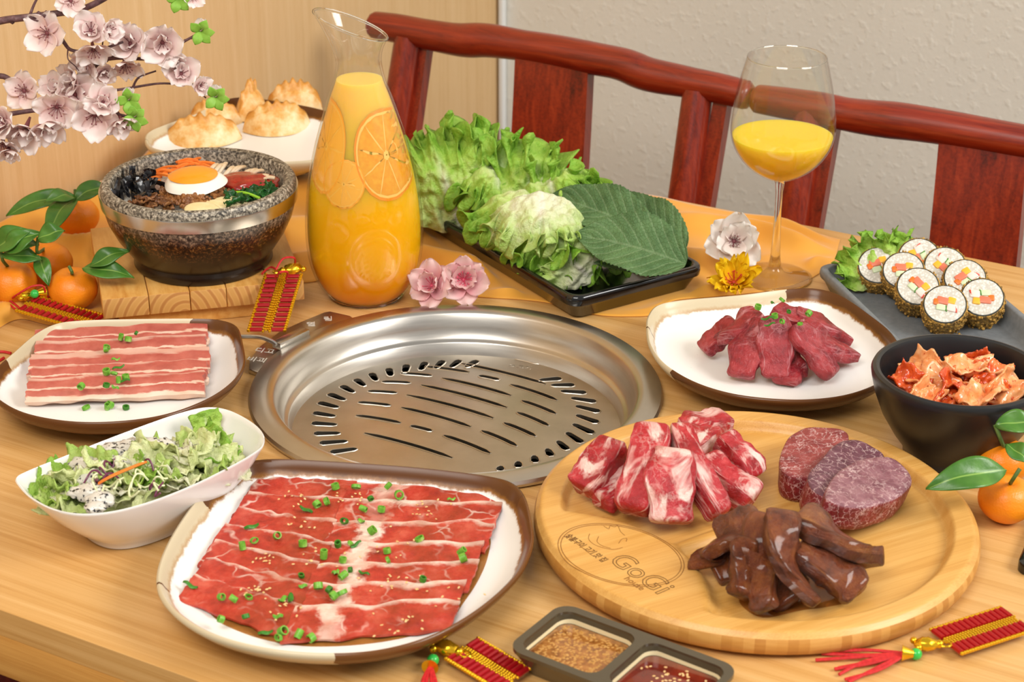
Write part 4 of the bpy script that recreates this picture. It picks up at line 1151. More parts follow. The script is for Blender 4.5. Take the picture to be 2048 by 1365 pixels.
def granite():
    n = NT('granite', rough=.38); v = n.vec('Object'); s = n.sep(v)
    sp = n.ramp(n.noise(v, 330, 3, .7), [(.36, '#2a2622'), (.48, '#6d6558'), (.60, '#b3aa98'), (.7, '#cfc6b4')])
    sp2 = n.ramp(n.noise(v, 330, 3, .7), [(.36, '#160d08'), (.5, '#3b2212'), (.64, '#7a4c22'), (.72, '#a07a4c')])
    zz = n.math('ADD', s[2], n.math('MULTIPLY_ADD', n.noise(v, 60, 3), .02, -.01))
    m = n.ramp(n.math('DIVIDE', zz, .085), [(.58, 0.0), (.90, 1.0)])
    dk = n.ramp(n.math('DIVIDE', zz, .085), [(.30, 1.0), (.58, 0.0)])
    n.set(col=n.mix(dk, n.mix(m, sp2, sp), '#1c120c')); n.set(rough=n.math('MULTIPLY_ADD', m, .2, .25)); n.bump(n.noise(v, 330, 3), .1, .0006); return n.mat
M_gran = granite()
BRM = P(397, 366, SH+.080)
sb = thing('stone_bowl', 'speckled granite bowl with a steel band on the wooden stand', 'bowl', (BRM.x, BRM.y, T+SH))
g = G(); RB = .0925
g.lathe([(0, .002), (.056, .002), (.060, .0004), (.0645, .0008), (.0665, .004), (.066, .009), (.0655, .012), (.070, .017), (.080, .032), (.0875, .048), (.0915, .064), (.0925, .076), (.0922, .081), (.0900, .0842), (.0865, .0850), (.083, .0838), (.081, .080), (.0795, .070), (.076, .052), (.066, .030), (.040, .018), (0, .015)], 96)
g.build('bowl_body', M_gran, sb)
M_band = steel('band_steel', '#cfc9c0', .22, (1, 1, 1), 20, .9)
g = G(); g.lathe([(.0915, .0645), (.0930, .0642), (.0940, .0755), (.0938, .0768), (.0922, .0768)], 96); g.build('steel_band', M_band, sb)
# ================================================================ black bowl for kimchi
kb = P(1905, 755, .072) + Vector((.007, .005, 0))
M_black = NT('black_melamine', col='#17181a', rough=.34, coat=.15, coatr=.25).mat
kw = thing('kimchi_bowl', 'round matte black bowl filled with kimchi', 'bowl', (kb.x, kb.y, T))
RK = .0715
g = G(); g.lathe([(0, .003), (.034, .003), (.037, .0006), (.040, .0012), (.0405, .005), (.042, .009), (.050, .020), (.060, .037), (.067, .055), (.0705, .069), (.0712, .0735), (.0700, .0762), (.0672, .0772), (.0645, .0762), (.0632, .073), (.0605, .058), (.054, .038), (.042, .022), (.02, .013), (0, .012)], 80)
g.build('bowl_body', M_black, kw)
# ================================================================ long black tray
la, lb_, lcn = P(1147, 607, .024), P(1424, 545, .024), P(835, 418, .024)
lx = (lcn-la); Ld = lx.length+.02; lx.normalize(); ly = lb_-la; ly -= lx*ly.dot(lx); Wd = ly.length; ly.normalize()
ltc = la+lx*Ld/2+ly*Wd/2; ltc.z = T+.0022; lrz = math.atan2(lx.y, lx.x)
M_gloss = NT('black_gloss', col='#0b0c0e', rough=.12, coat=.3).mat
def tray(nm, label, c, rz_, L, Wt, Ht, mat, rim=.006, flare=.012, rad_=.014, z0=.001):
    g = G(); n = 6
    rows_ = [(flare, 0.0), (flare*.8, .0008), (flare*.25, Ht*.55), (0.0, Ht*.62), (-.0006, Ht*.8), (0.0, Ht*.95), (.0015, Ht), (rim-.0015, Ht), (rim, Ht*.94), (rim+.003, Ht*.5), (rim+flare*.7, .0042), (rim+flare*1.0, .0036)]
    lps = [[(x, y, z) for x, y in rrect(L-2*i_, Wt-2*i_, max(.003, rad_-i_*.35), n)] for i_, z in rows_]
    k = len(lps[0]); vs = [q for lp in lps for q in lp]; fs = []
    for j in range(len(lps)-1):
        for i in range(k): fs.append((j*k+i, j*k+(i+1) % k, (j+1)*k+(i+1) % k, (j+1)*k+i))
    fs.append(tuple(range(k-1, -1, -1))); fs.append(tuple((len(lps)-1)*k+i for i in range(k)))
    g.add(vs, fs); o = g.build(nm, mat, None, sharp=50); o.location = c; o.rotation_euler = (0, 0, rz_); return tag(o, label, 'tray')
ltray = tray('lettuce_tray', 'long glossy black tray with rounded corners under the lettuce', ltc, lrz, Ld, Wd, .026, M_gloss)
# ================================================================ grey tray for the rolls
ga, gb2 = P(1640, 538, .022), P(1800, 694, .022); gx = (gb2-ga).normalized(); gR = P(1885, 492, .022)
gy = Vector((-gx.y, gx.x, 0)); Wg = (gR-ga).dot(gy); 
far = ga - gx*0.010
Lg = .245
gtc = far+gx*Lg/2+gy*Wg/2; gtc.z = T+.0005; grz = math.atan2(gx.y, gx.x)
M_grey = noisy('grey_stoneware', [(.3, '#6d7276'), (.7, '#7b8084')], 200, .45)
gtray = tray('roll_tray', 'long matte grey tray with rounded rim under the fried rolls', gtc, grz, Lg, Wg, .022, M_grey, rim=.007, flare=.010)
# ================================================================ salad bowl
M_white = simple('white_porcelain', '#eceae6', .16, coat=.3)
SBH = .052
sl = [(30, 958), (60, 942), (120, 918), (200, 886), (290, 852), (360, 828), (415, 816), (460, 822), (505, 845), (528, 868), (529, 892), (505, 912), (455, 940), (390, 972), (310, 1004), (230, 1026), (160, 1032), (105, 1022), (62, 1000), (36, 975)]
PS = [(0, .004, 0), (.46, .004, 0), (.50, .0006, 0), (.54, .001, 0), (.56, .006, 0), (.66, .013, 0), (.80, .026, 0), (.92, .041, 0), (.985, .0505, 0), (.992, .0522, 0), (.985, .0530, 0), (.972, .0522, 0), (.955, .049, 0), (.90, .041, 0), (.78, .028, 0), (.62, .017, 0), (.4, .012, 0), (0, .0105, 0)]
g, sbc = dish([P(x, y, SBH) for x, y in sl], PS, SBH)
o = g.build('salad_bowl', M_white, None, sharp=60); o.location = sbc; tag(o, 'white boat-shaped porcelain bowl of green salad', 'bowl')
# ================================================================ cloth
M_cloth = NT('orange_cloth', rough=.62, sheen=.3)
_v = M_cloth.vec('Object'); M_cloth.set(col=M_cloth.ramp(M_cloth.noise(_v, 12, 3), [(.3, '#dc9526'), (.7, '#e6a63a')])); M_cloth.bump(M_cloth.noise(_v, 900, 2), .1, .0004); M_cloth = M_cloth.mat
lowb = [(-60, 705), (-10, 664), (40, 640), (110, 652), (190, 634), (300, 600), (420, 590), (520, 570), (620, 566), (690, 552), (800, 566), (880, 585), (960, 596), (1040, 601), (1110, 610), (1190, 631), (1260, 635), (1310, 630), (1345, 604), (1420, 596), (1500, 588), (1560, 580), (1600, 570), (1640, 548), (1668, 528)]
topb = [(-130, 520), (-60, 488), (0, 462), (60, 432), (130, 405), (200, 370), (270, 342), (330, 312), (400, 290), (470, 262), (560, 262), (660, 300), (760, 330), (860, 352), (950, 366), (1040, 378), (1120, 388), (1200, 396), (1280, 402), (1340, 410), (1400, 420), (1470, 434), (1540, 448), (1600, 462), (1680, 482)]
flat_at = [(P(1548, 557), .045), (P(735, 592), .045), (P(1470, 560), .02), (P(1480, 500), .02), (P(925, 585), .02), (P(864, 590), .02)]+[(P(*q), .036) for q in ((146, 598), (20, 590), (95, 552), (153, 470))]
flat_boxes = [(Vector((ltc.x, ltc.y, T)), lrz, Ld, Wd), (Vector((sc_.x, sc_.y, T)), srz, sw, sd), (Vector((gtc.x, gtc.y, T)), grz, Lg, Wg), (Vector((c_meat.x, c_meat.y, T)), 0, .2, .2), (Vector((c_pork.x, c_pork.y, T)), 0, .2, .16)]
def cl_pt(a, b):
    k = a*(len(lowb)-1); i = min(int(k), len(lowb)-2); t = k-i
    def cr(L):
        q = [Vector((*L[max(0, min(len(L)-1, i+d))], 0)) for d in (-1, 0, 1, 2)]
        return .5*((2*q[1])+(q[2]-q[0])*t+(2*q[0]-5*q[1]+4*q[2]-q[3])*t*t+(3*q[1]-q[0]-3*q[2]+q[3])*t*t*t)
    lo, hi = cr(lowb), cr(topb); x, y = lo.lerp(hi, b)[:2]
    p = P(x, y, 0)
    fold = .5+.5*math.sin(b*21+4.5*nz((a*4, b*1.3, 2))+a*16); fold2 = .5+.5*nz((a*16, b*4, 7))
    amp = (.014*fold**1.6+.006*fold2)*(1+.25*smooth01((.36-a)/.1))
    w = 1.0
    for c, r in flat_at: w = min(w, max(.05, smooth01(((p-c).length-r*.8)/.03)))
    for c, rz_, L_, W_ in flat_boxes:
        q = Matrix.Rotation(-rz_, 3, 'Z') @ (p-c); dd_ = max(abs(q.x)-L_/2, abs(q.y)-W_/2); w = min(w, max(.05, smooth01((dd_+.003)/.013)))
    # bunched under the dumpling plate and along the far left
    h = .0012+amp*w*(1-.55*abs(2*b-1)**6)
    bp = P(490, 298); h = max(h, .024*smooth01((.17-(p-bp).length)/.09))
    h = lerp(.0012, h, smooth01(min(a, 1-a)*14))
    if b < .02: h = .0009
    u_, v_ = p.dot(UX), p.dot(VX)
    if v_ > TV1-.002:
        e = v_-(TV1-.002); p = p-VX*(e-.004*smooth01(e*60)); h = h*.6 - max(0, e-.006)*1.0
    if u_ < TU0+.004: p = p+UX*(TU0+.004-u_)
    p.z = T+h
    return p
g = solid_sheet(cl_pt, 260, 60, .0010)
g.v = [Vector((q.x, q.y, q.z)) for q in g.v]
cl = g.build('table_cloth', M_cloth, loc=P(900, 560), sharp=0); tag(cl, 'rumpled orange cloth running along the far side of the table', 'cloth')
# ================================================================ dumpling plate
pl_dump, c_dump = plate('white plate with cream and brown rim holding fried dumplings', [(289, 278), (300, 262), (345, 244), (395, 226), (435, 204), (485, 194), (560, 203), (640, 218), (700, 240), (712, 268), (690, 300), (640, 318), (590, 324), (520, 325), (430, 318), (345, 306), (300, 295)],
    plate_mat('glaze_dumpling_plate', [(0, CR), (.2, BR), (.6, BR), (.62, CR)], .87), lift=.0256)
# ================================================================ phone at the table edge
ph = P(2036, 1128, .004)
g = G(); g.prism(rrect(.075, .15, .010, 5), .0004, .0085, bev=.0015); o = g.build('phone', M_gloss, None, sharp=40)
o.rotation_euler = (0, 0, -.42); o.location = Vector((ph.x, ph.y, T)) + Matrix.Rotation(-.42, 3, 'Z') @ Vector((.0375, .066, 0)) ; tag(o, 'black phone lying near the red tassel ornament at the table edge', 'phone')
# ================================================================ leaves
def leaf_frame(base, tip, toward=None):
    d = tip-base; L = d.length; x = d.normalized(); c = (toward if toward is not None else (CAM-base)).normalized()
    y = c.cross(x).normalized(); z = x.cross(y)
    return x, y, z, L
M_let = None
def lettuce_mat(name, stops, rib):
    n = NT(name, rough=.38, spec=.4); uvv = n.vec('UV'); s = n.sep(uvv); ob = n.vec('Object')
    f = n.math('ADD', n.math('MULTIPLY', s[1], .42), n.math('MULTIPLY', n.noise(ob, 65, 5, .7), .62))
    col = n.ramp(f, stops)
    ax_ = n.math('ABSOLUTE', n.math('SUBTRACT', s[0], .5))
    ribm = n.math('MULTIPLY', n.ramp(n.math('MULTIPLY_ADD', s[1], .05, ax_), [(.03, 1.0), (.09, 0.0)]), n.ramp(s[1], [(.45, 1.0), (.85, 0.0)]))
    col = n.mix(ribm, col, rib); n.set(col=col)
    n.bump(n.noise(ob, 190, 4, .65), .9, .0035); n.translucent(col, .22); return n.mat
M_let = lettuce_mat('green_lettuce', [(.3, '#e6efb6'), (.45, '#d2e68e'), (.6, '#b0d758'), (.78, '#88bf3a')], '#eef1cf')
M_letp = lettuce_mat('pale_lettuce', [(.25, '#f6f6e2'), (.5, '#e9efc0'), (.7, '#c5e080'), (.88, '#9acb4c')], '#f8f7e4')
def frilly(base, tip, width, seed, mat, label, arch=.15, ruf=.012, th=.0007, nm='lettuce_leaf', group='lettuce leaves', cat='lettuce', nu=190, nv=44, toward=None, bow=.25):
    x, y, z, L = leaf_frame(base, tip, toward)
    def f(a, b):
        t = (2*a-1); th_ = t*1.2
        r = .04+.96*b
        ph = 27*t+6*nz((t*2.2, seed, 1))+seed; ph2 = 70*t+7*nz((t*5, seed, 9))
        lobe = 1-.14*abs(t)**3+.10*nz((t*2.6, seed, 3))+.05*nz((t*9, seed, 4))+.03*nz((t*24, seed, 6))
        rad = r*lerp(1, lobe, r*r)
        px_ = rad*L*(math.cos(th_)*.84+.16); py_ = math.sin(th_)*width*.62*rad**.8
        rz_ = ruf*(1.5*r*r*nz((t*2.4, r*2.2, seed))+.95*r**8*math.sin(ph)+.55*r**13*math.sin(ph2))
        ty_ = ruf*(.5*r**6*math.cos(ph*.9+1)+.35*r**9*math.cos(ph2)); tx_ = ruf*.5*r**7*math.sin(ph2*.7+2)
        lift = arch*L*math.sin(PI*min(1, r*.95))-bow*width*(abs(t)**2)*r*.5
        crk = .0115*r*nz((px_*34, py_*34, seed+5))+.0065*nz((px_*85, py_*85, seed))+.0030*nz((px_*180, py_*180, seed))
        q = base + x*(px_+tx_) + y*(py_+ty_) + z*(rz_+lift+crk)
        q.z = max(q.z, T+.0085+.0012*nz((t*9, r*9, seed)))
        return q
    g = solid_sheet(f, nu, nv, th); c = base
    o = g.build(nm, mat, loc=c, sharp=0); return tag(o, label, cat, group)
LY = ltc.y
def T3(px, py, Y): return PYW(px, py, Y)
backs = [((925, 470), (858, 262), .02, .125, 'tall frilly lettuce leaf at the carafe end of the tray'), ((955, 470), (925, 238), .05, .115, 'upright frilly lettuce leaf, second from the carafe'), ((1000, 480), (1005, 268), .05, .12, 'frilly lettuce leaf in front of the wood wall end'),
         ((1045, 495), (1075, 285), .05, .115, 'frilly lettuce leaf below the chair splat, high in the pile'), ((1095, 505), (1140, 335), .04, .11, 'frilly lettuce leaf with its tip before the chair splat'), ((1130, 520), (1200, 385), .04, .085, 'small frilly lettuce leaf behind the green herb leaves')]
for k, (b, t, dy, w, lab) in enumerate(backs):
    bp = P(b[0], b[1], .010)
    frilly(bp, T3(t[0], t[1], bp.y+dy), w, k*1.37+1, M_let, lab, ruf=.015)
fronts = [((905, 345), (868, 392), .03, .105, M_let, 'lettuce leaf folding down beside the carafe'), ((950, 335), (915, 405), .03, .12, M_let, 'lettuce leaf hanging towards the tray edge near the carafe'),
          ((1005, 365), (985, 440), .03, .11, M_let, 'curly lettuce leaf hanging over the middle of the tray'), ((1060, 380), (1050, 498), .034, .12, M_let, 'large curly lettuce leaf at the front of the pile'),
          ((1085, 385), (1075, 505), .046, .10, M_letp, 'pale lettuce leaf with a broad white rib'), ((1120, 440), (1122, 536), .030, .10, M_let, 'lettuce leaf under the herb leaves, curling at the tray front')]
fronts += [((1150, 470), (1160, 548), .026, .085, M_let, 'lettuce leaf under the lowest herb leaf'), ((1000, 330), (990, 420), .05, .10, M_let, 'crumpled lettuce leaf on top of the pile before the wall corner'), ((1095, 350), (1120, 420), .06, .09, M_let, 'crumpled lettuce leaf on top of the pile before the splat')]
for k, (b, t, h, w, mt, lab) in enumerate(fronts):
    tp = P(t[0], t[1], h); bp = T3(b[0], b[1], tp.y+.055)
    frilly(bp, tp, w, k*2.1+20, mt, lab, ruf=.013, arch=.22, bow=.5)
frilly(P(1185, 560, .016), P(1120, 500, .05), .075, 31.5, M_letp, 'white lettuce stem end lying in the tray corner', ruf=.006, arch=.1)
# ---- herb leaves
def perilla_mat():
    n = NT('perilla', rough=.6, spec=.25); s = n.sep(n.vec('UV')); ob = n.vec('Object')
    ax_ = n.math('ABSOLUTE', n.math('SUBTRACT', s[0], .5))
    veinc = n.math('SUBTRACT', n.math('MULTIPLY', s[1], 1.0), n.math('MULTIPLY', ax_, .55))
    w = n.math('FRACT', n.math('MULTIPLY', veinc, 9.0)); ridge = n.math('ABSOLUTE', n.math('SUBTRACT', w, .5))
    vm = n.math('MAXIMUM', n.ramp(ridge, [(0, 1.0), (.05, .6), (.12, 0.0)]), n.ramp(ax_, [(0, 1.0), (.012, .8), (.03, 0.0)]))
    fine = n.voro(ob, 260, 'DISTANCE_TO_EDGE')
    col = n.mix(n.math('MULTIPLY', vm, .38), n.ramp(n.noise(ob, 40, 3), [(.3, '#4a693e'), (.7, '#668654')]), '#94aa80')
    n.set(col=col)
    n.bump(n.math('ADD', n.math('MULTIPLY', n.ramp(ridge, [(0, 0.0), (.5, 1.0)]), .8), n.math('MULTIPLY', n.ramp(fine, [(0, 0.0), (.12, 1.0)]), .35)), .7, .0016)
    n.translucent(col, .12); return n.mat
M_per = perilla_mat()
def perilla(base, tip, width, label, seed, arch=.05):
    x, y, z, L = leaf_frame(base, tip, Vector((0, -.55, .83)))
    def f(a, b):
        t = 2*a-1; w = max(.004, (b+.01)**.6*(1-min(b, .9995))**.85/.37)
        sw_ = 1+.075*abs(((b*26) % 1)-.5)*2*abs(t)**6
        Y = t*w*width/2*sw_
        return base + x*(b*L-.012*abs(t)*w*0) + y*Y + z*(arch*L*math.sin(PI*b)+.010*abs(t)**1.6*w+.0012*nz((b*8, t*4, seed))+.002*math.sin(b*14+seed)*abs(t)**2)
    g = solid_sheet(f, 22, 64, .0005); o = g.build('perilla_leaf', M_per, loc=base, sharp=0); return tag(o, label, 'herb leaf', 'perilla leaves on the lettuce')
perilla(P(1330, 540, .030), P(1130, 480, .040), .050, 'green herb leaf at the bottom of the fan, half hidden', 4)
perilla(P(1368, 500, .046), P(1200, 398, .062), .052, 'green herb leaf at the back of the fan with its tip up', 3)
perilla(P(1300, 470, .056), P(1098, 392, .070), .056, 'green herb leaf with its pointed tip towards the lettuce frills', 2)
perilla(P(1372, 528, .046), P(1150, 470, .062), .066, 'top green herb leaf with raised pale veins', 1)
# ================================================================ fried rice rolls
M_crust = NT('fried_crumb', rough=.6); _v = M_crust.vec('Object')
M_crust.set(col=M_crust.ramp(M_crust.noise(_v, 260, 4, .7), [(.34, '#3a2e14'), (.45, '#7d5c22'), (.56, '#bd8f3a'), (.70, '#dcb35c')])); M_crust.bump(M_crust.noise(_v, 420, 3), .6, .002); M_crust = M_crust.mat
M_nori = simple('seaweed', '#1a2118', .5)
M_rice = NT('rice', rough=.45, sss=.15, sssr=(.01, .01, .008), ssss=.2); _v = M_rice.vec('Object', (1, 1, 1)); M_rice.set(col=M_rice.ramp(M_rice.voro(_v, 420), [(.1, '#f1eee6'), (.6, '#c9c5b9')])); M_rice.bump(M_rice.voro(_v, 420), -1.0, .003); M_rice = M_rice.mat
fills = [('salmon_filling', simple('salmon', '#e0795a', .4), (-.002, .003), (.0085, .0055)), ('carrot_filling', simple('carrot_cube', '#ec7420', .4), (-.0072, .0015), (.0042, .0048)), ('egg_filling', simple('egg_strip', '#f4b52c', .45), (.0052, .0035), (.0055, .0052)),
         ('cucumber_filling', simple('cucumber', '#cfe0b8', .4), (-.003, -.0035), (.0068, .0046)), ('cucumber_skin', simple('cucumber_green', '#4f8a2c', .4), (.0012, -.0042), (.0014, .0050)), ('crab_filling', simple('crab_white', '#eed9cf', .45), (.0058, -.0032), (.0070, .0058)), ('crab_skin', simple('crab_red', '#dd4a32', .45), (.0092, -.0042), (.0016, .0056))]
RR, RL = .0205, .025
def make_roll(loc, rot, label, seed, proto=None):
    r = thing('fried_roll', label, 'rice roll', loc, rot=rot, group='fried rice rolls')
    if proto:
        for ch in [c for c in bpy.data.objects if c.parent == proto]:
            c = ch.copy(); COL.objects.link(c); c.parent = r
            for gch in [d for d in bpy.data.objects if d.parent == ch]:
                e = gch.copy(); COL.objects.link(e); e.parent = c
        return r
    g = G(); n = 90
    def f(a, b):
        t = 2*PI*a; rr_ = RR*(1+.035*nz((math.cos(t)*9, math.sin(t)*9, b*9+seed))+.05*abs(nz((math.cos(t)*24, math.sin(t)*24, b*20+seed))))
        k = [(0.02, -RL), (.6, -RL), (.95, -RL+.0006), (1.0, -RL+.003), (1.0, -RL*.75), (1.0, -RL*.5), (1.0, -RL*.25), (1.0, -.002), (.97, -.0002), (.935, -.0006)]
        s_, z_ = k[round(b*(len(k)-1))]
        return Vector((rr_*s_*math.cos(t), rr_*s_*math.sin(t), z_))
    g.grid(f, n, 9, wu=True); rr_ = random.Random(seed)
    for _ in range(150):
        t = rr_.uniform(0, 6.28); z_ = rr_.uniform(-RL, -.0005); s_ = rr_.uniform(.0007, .0017)
        g.ico((RR*1.02*math.cos(t), RR*1.02*math.sin(t), z_), s_, 1)
    g.build('fried_crust', M_crust, r, sharp=0)
    g = G(); g.lathe([(RR*.955, -.003), (RR*.955, .0002), (RR*.91, .0004), (RR*.90, -.003)], 48); g.build('seaweed_wrap', M_nori, r)
    g = G(); g.grid(lambda a, b: Vector((RR*.905*(b+.001)*math.cos(2*PI*a), RR*.905*(b+.001)*math.sin(2*PI*a), .0006+.0007*nz((b*9*math.cos(2*PI*a), b*9*math.sin(2*PI*a), 3)))), 48, 10, wu=True)
    rc = g.build('rice', M_rice, r, sharp=0)
    for nm, mt, (cx, cy), (w, h) in fills:
        g = G(); g.box((cx*1.1, cy*1.1, .0004), (w*1.35, h*1.35, .0032), bev=.0013, rz=.2*math.sin(cx*900)); g.build(nm, mt, r)
    return r
tilt = math.radians(40)
rolls = [(1757, 531, .033, 'fried rice roll nearest the curly lettuce, its filling half hidden', .5), (1838, 513, .043, 'fried rice roll at the far end of the tray against the red chair', 2.2), (1807, 541, .037, 'fried rice roll between the lettuce roll and the third of its row', .2), (1890, 531, .040, 'fried rice roll second from the far end, on the table edge side', 2.6),
         (1836, 573, .036, 'fried rice roll third in the row beside the meat plate', -.6), (1930, 556, .038, 'fried rice roll third in the row on the table edge side', .9), (1890, 609, .035, 'fried rice roll at the near end of the row beside the meat plate', 0), (1965, 595, .036, 'fried rice roll at the near end on the table edge side', 3.3)]
proto = None
for k, (x, y, h, lab, sp) in enumerate(rolls):
    p = P(x, y, h); e = (Matrix.Rotation(-.22, 3, 'Z') @ Matrix.Rotation(tilt, 3, 'X') @ Matrix.Rotation(sp, 3, 'Z')).to_euler()
    r = make_roll(p, e, lab, 3, proto); proto = proto or r
for k, (b, t, lab) in enumerate((((1780, 575), (1700, 488), 'curly lettuce leaf at the far corner of the grey tray'), ((1790, 560), (1770, 470), 'upright lettuce leaf standing behind the fried rolls'))):
    bp = P(b[0], b[1], .010); frilly(bp, T3(t[0], t[1], bp.y+.02), .075, k*3+51, M_let, lab, ruf=.010, nu=90, nv=26, group='lettuce on the roll tray')
rr = random.Random(31)
g = G(); pts = [(1918, 668), (1922, 672), (1975, 655), (1966, 657), (1905, 672), (1938, 650)]
for x, y in pts: 
    q = P(x, y, .0062); g.ico(q, .0022*rr.uniform(.6, 1.1), 1)
o = g.build('crumbs', M_crust, loc=P(1918, 668, .006)); tag(o, 'loose fried crumbs on the grey tray before the rolls', 'crumbs', kind='stuff')
# ================================================================ kimchi
def kimchi_mat(name, a, b, c):
    n = NT(name, rough=.22, coat=.3, spec=.5, sss=.1, sssr=(.01, .004, .002), ssss=.2); ob = n.vec('Object'); f = n.noise(ob, 60, 4, .65, .5)
    sp = n.ramp(n.noise(ob, 420, 2), [(.66, 0.0), (.72, .85)])
    n.set(col=n.mix(sp, n.ramp(f, [(.3, a), (.5, b), (.72, c)]), '#a8200c')); n.bump(n.noise(ob, 150, 3), .4, .0015); return n.mat
M_kim = kimchi_mat('kimchi_red', '#a3280a', '#d2521f', '#e88644'); M_kim2 = kimchi_mat('kimchi_pale', '#d8652a', '#ea9f62', '#f1c394')
def scrap(c, L, w, rot, seed, mat, nm, label, cat, group, crump=.006, th=.0009, nu=18, nv=12, curl=1.2, wav=1.0):
    R_ = Euler(rot).to_matrix()
    def f(a, b):
        u_, v_ = (a-.5), (b-.5)
        ed = 1+.22*nz((u_*4+seed, v_*4, seed))
        ang = v_*curl
        p = Vector((u_*L*ed, math.sin(ang)*w/max(.2, curl)*ed if curl > .05 else v_*w*ed, (1-math.cos(ang))*w/max(.2, curl)))
        p.z += crump*nz((u_*5*wav, v_*5*wav, seed*1.7))+crump*.5*nz((u_*13*wav, v_*11*wav, seed))
        return c + R_ @ p
    g = solid_sheet(f, nu, nv, th); o = g.build(nm, mat, loc=c, sharp=0); return tag(o, label, cat, group)
rr = random.Random(17); kc = Vector((kb.x, kb.y, T))
g = G(); g.grid(lambda a, b: kc+Vector(((b*.055+.0001)*math.cos(2*PI*a), (b*.055+.0001)*math.sin(2*PI*a), .046+.010*(1-b*b)+.005*nz((b*4*math.cos(2*PI*a), b*4*math.sin(2*PI*a), 2)))), 48, 14, wu=True)
o = g.build('kimchi_mash', M_kim, loc=kc+Vector((0, 0, .046)), sharp=0); tag(o, 'red chopped kimchi filling the black bowl under the larger pieces', 'kimchi', kind='stuff')
kp = [(1820, 765, .030, .026, 0, 'folded kimchi leaf at the bowl side nearest the meat plate'), (1853, 742, .040, .030, 1, 'upright pale kimchi leaf folded at its tip'), (1880, 775, .046, .034, 1, 'crumpled kimchi leaf in the middle of the bowl'), (1915, 770, .042, .030, 0, 'twisted red kimchi leaf over the middle'),
      (1845, 795, .034, .024, 1, 'smooth pale kimchi piece against the near bowl wall'), (1945, 745, .040, .034, 1, 'flat pale kimchi piece at the back with red spice'), (1960, 795, .048, .030, 1, 'wide white kimchi stem at the near side'), (1990, 760, .038, .022, 0, 'narrow kimchi strip with a reddish edge'),
      (2010, 780, .036, .028, 1, 'pale kimchi piece leaning on the bowl wall next to the tangerines'), (1935, 722, .036, .014, 0, 'stringy dark red kimchi strip at the back'), (1890, 800, .034, .018, 0, 'small red kimchi scrap between larger leaves'), (1975, 775, .030, .022, 0, 'red kimchi scrap below the flat pale piece')]
for k, (x, y, L, w, pale, lab) in enumerate(kp):
    c = P(x, y, .060+.006*rr.random()); scrap(c, L, w, (rr.uniform(-.1, .7), rr.uniform(-.4, .4), rr.uniform(-1.2, 1.2)), k*1.9+3, M_kim2 if pale else M_kim, 'kimchi_piece', lab, 'kimchi', 'kimchi pieces', crump=.007, curl=1.9, th=.0016, nu=26, nv=18, wav=.65)
for k in range(16):
    t_ = rr.uniform(0, 6.28); r_ = .046*math.sqrt(rr.random()); c = kc+Vector((r_*math.cos(t_), r_*math.sin(t_), .054+rr.uniform(0, .007)))
    scrap(c, rr.uniform(.016, .03), rr.uniform(.010, .018), (rr.uniform(-.3, .8), rr.uniform(-.5, .5), rr.uniform(0, 6)), k*3.3+200, M_kim if k % 3 else M_kim2, 'kimchi_piece', 'small red kimchi scrap among the larger leaves' if k % 3 else 'small pale kimchi scrap among the larger leaves', 'kimchi', 'small red kimchi scraps' if k % 3 else 'small pale kimchi scraps', crump=.005, curl=2.2, th=.0018, nu=14, nv=10, wav=.8)
# ================================================================ salad
M_sal = [lettuce_mat('salad_green', [(.2, '#e6edb8'), (.5, '#cfe08a'), (.8, '#a8cc58')], '#e8edc0'), lettuce_mat('salad_pale', [(.2, '#f6f5dc'), (.5, '#eef0c0'), (.8, '#dbe898')], '#f6f6e0'), lettuce_mat('salad_bright', [(.2, '#d5e694'), (.5, '#b2d35c'), (.8, '#86b93c')], '#e0eab0')]
rr = random.Random(23)
ax0, ax1 = P(84, 960, .052), P(470, 884, .052)
axd = (ax1-ax0).normalized(); axn = Vector((-axd.y, axd.x, 0)); axl = (ax1-ax0).length
sb_ = []
g = G(); g.grid(lambda a, b: ax0.lerp(ax1, .5)+axd*((b+.001)*.082*math.cos(2*PI*a))+axn*((b+.001)*.028*math.sin(2*PI*a))+Vector((0, 0, -.026+.010*(1-b*b)+.004*nz((b*5*math.cos(2*PI*a), b*5*math.sin(2*PI*a), 8)))), 40, 10, wu=True)
o = g.build('salad_greens', M_sal[1], loc=ax0.lerp(ax1, .5)-Vector((0, 0, .026)), sharp=0); tag(o, 'packed green leaves at the bottom of the salad', 'salad', kind='stuff')
for k in range(46):
    s_ = .07+.85*(k+.5)/46; t = rr.uniform(-1, 1); hw = .027*math.sqrt(max(.05, 1-(2*s_-1)**2))*(1 if s_ > .2 else .9)
    c = ax0+axd*(s_*axl)+axn*(t*hw); c.z = T+.036+.014*(1-abs(t))*math.sin(PI*min(1, max(0, s_)))+rr.uniform(-.003, .005)
    mt = M_sal[1] if (rr.random() < (.75 if s_ > .5 else .45)) else (M_sal[2] if rr.random() < .3 else M_sal[0])
    scrap(c, rr.uniform(.032, .052), rr.uniform(.024, .040), (rr.uniform(-.35, .7), rr.uniform(-.4, .4), rr.uniform(0, 6)), k*2.7+100, mt, 'salad_leaf', 'torn %s lettuce piece %s' % ({'salad_green': 'light green', 'salad_pale': 'yellowish white', 'salad_bright': 'bright green'}[mt.name], 'at the pointed end of the salad bowl' if s_ < .3 else ('in the salad by the carrot strip' if s_ < .58 else 'at the square end of the salad bowl')), 'lettuce', 'torn leaves in the salad', crump=.008, curl=1.5, th=.0008, nu=22, nv=16, wav=1.0)
scrap(P(412, 845, .050), .026, .018, (1.2, 0, .6), 7.7, M_sal[2], 'salad_leaf', 'single bright green leaf standing against the end wall of the salad bowl', 'lettuce', 'torn leaves in the salad', crump=.003, curl=.8)
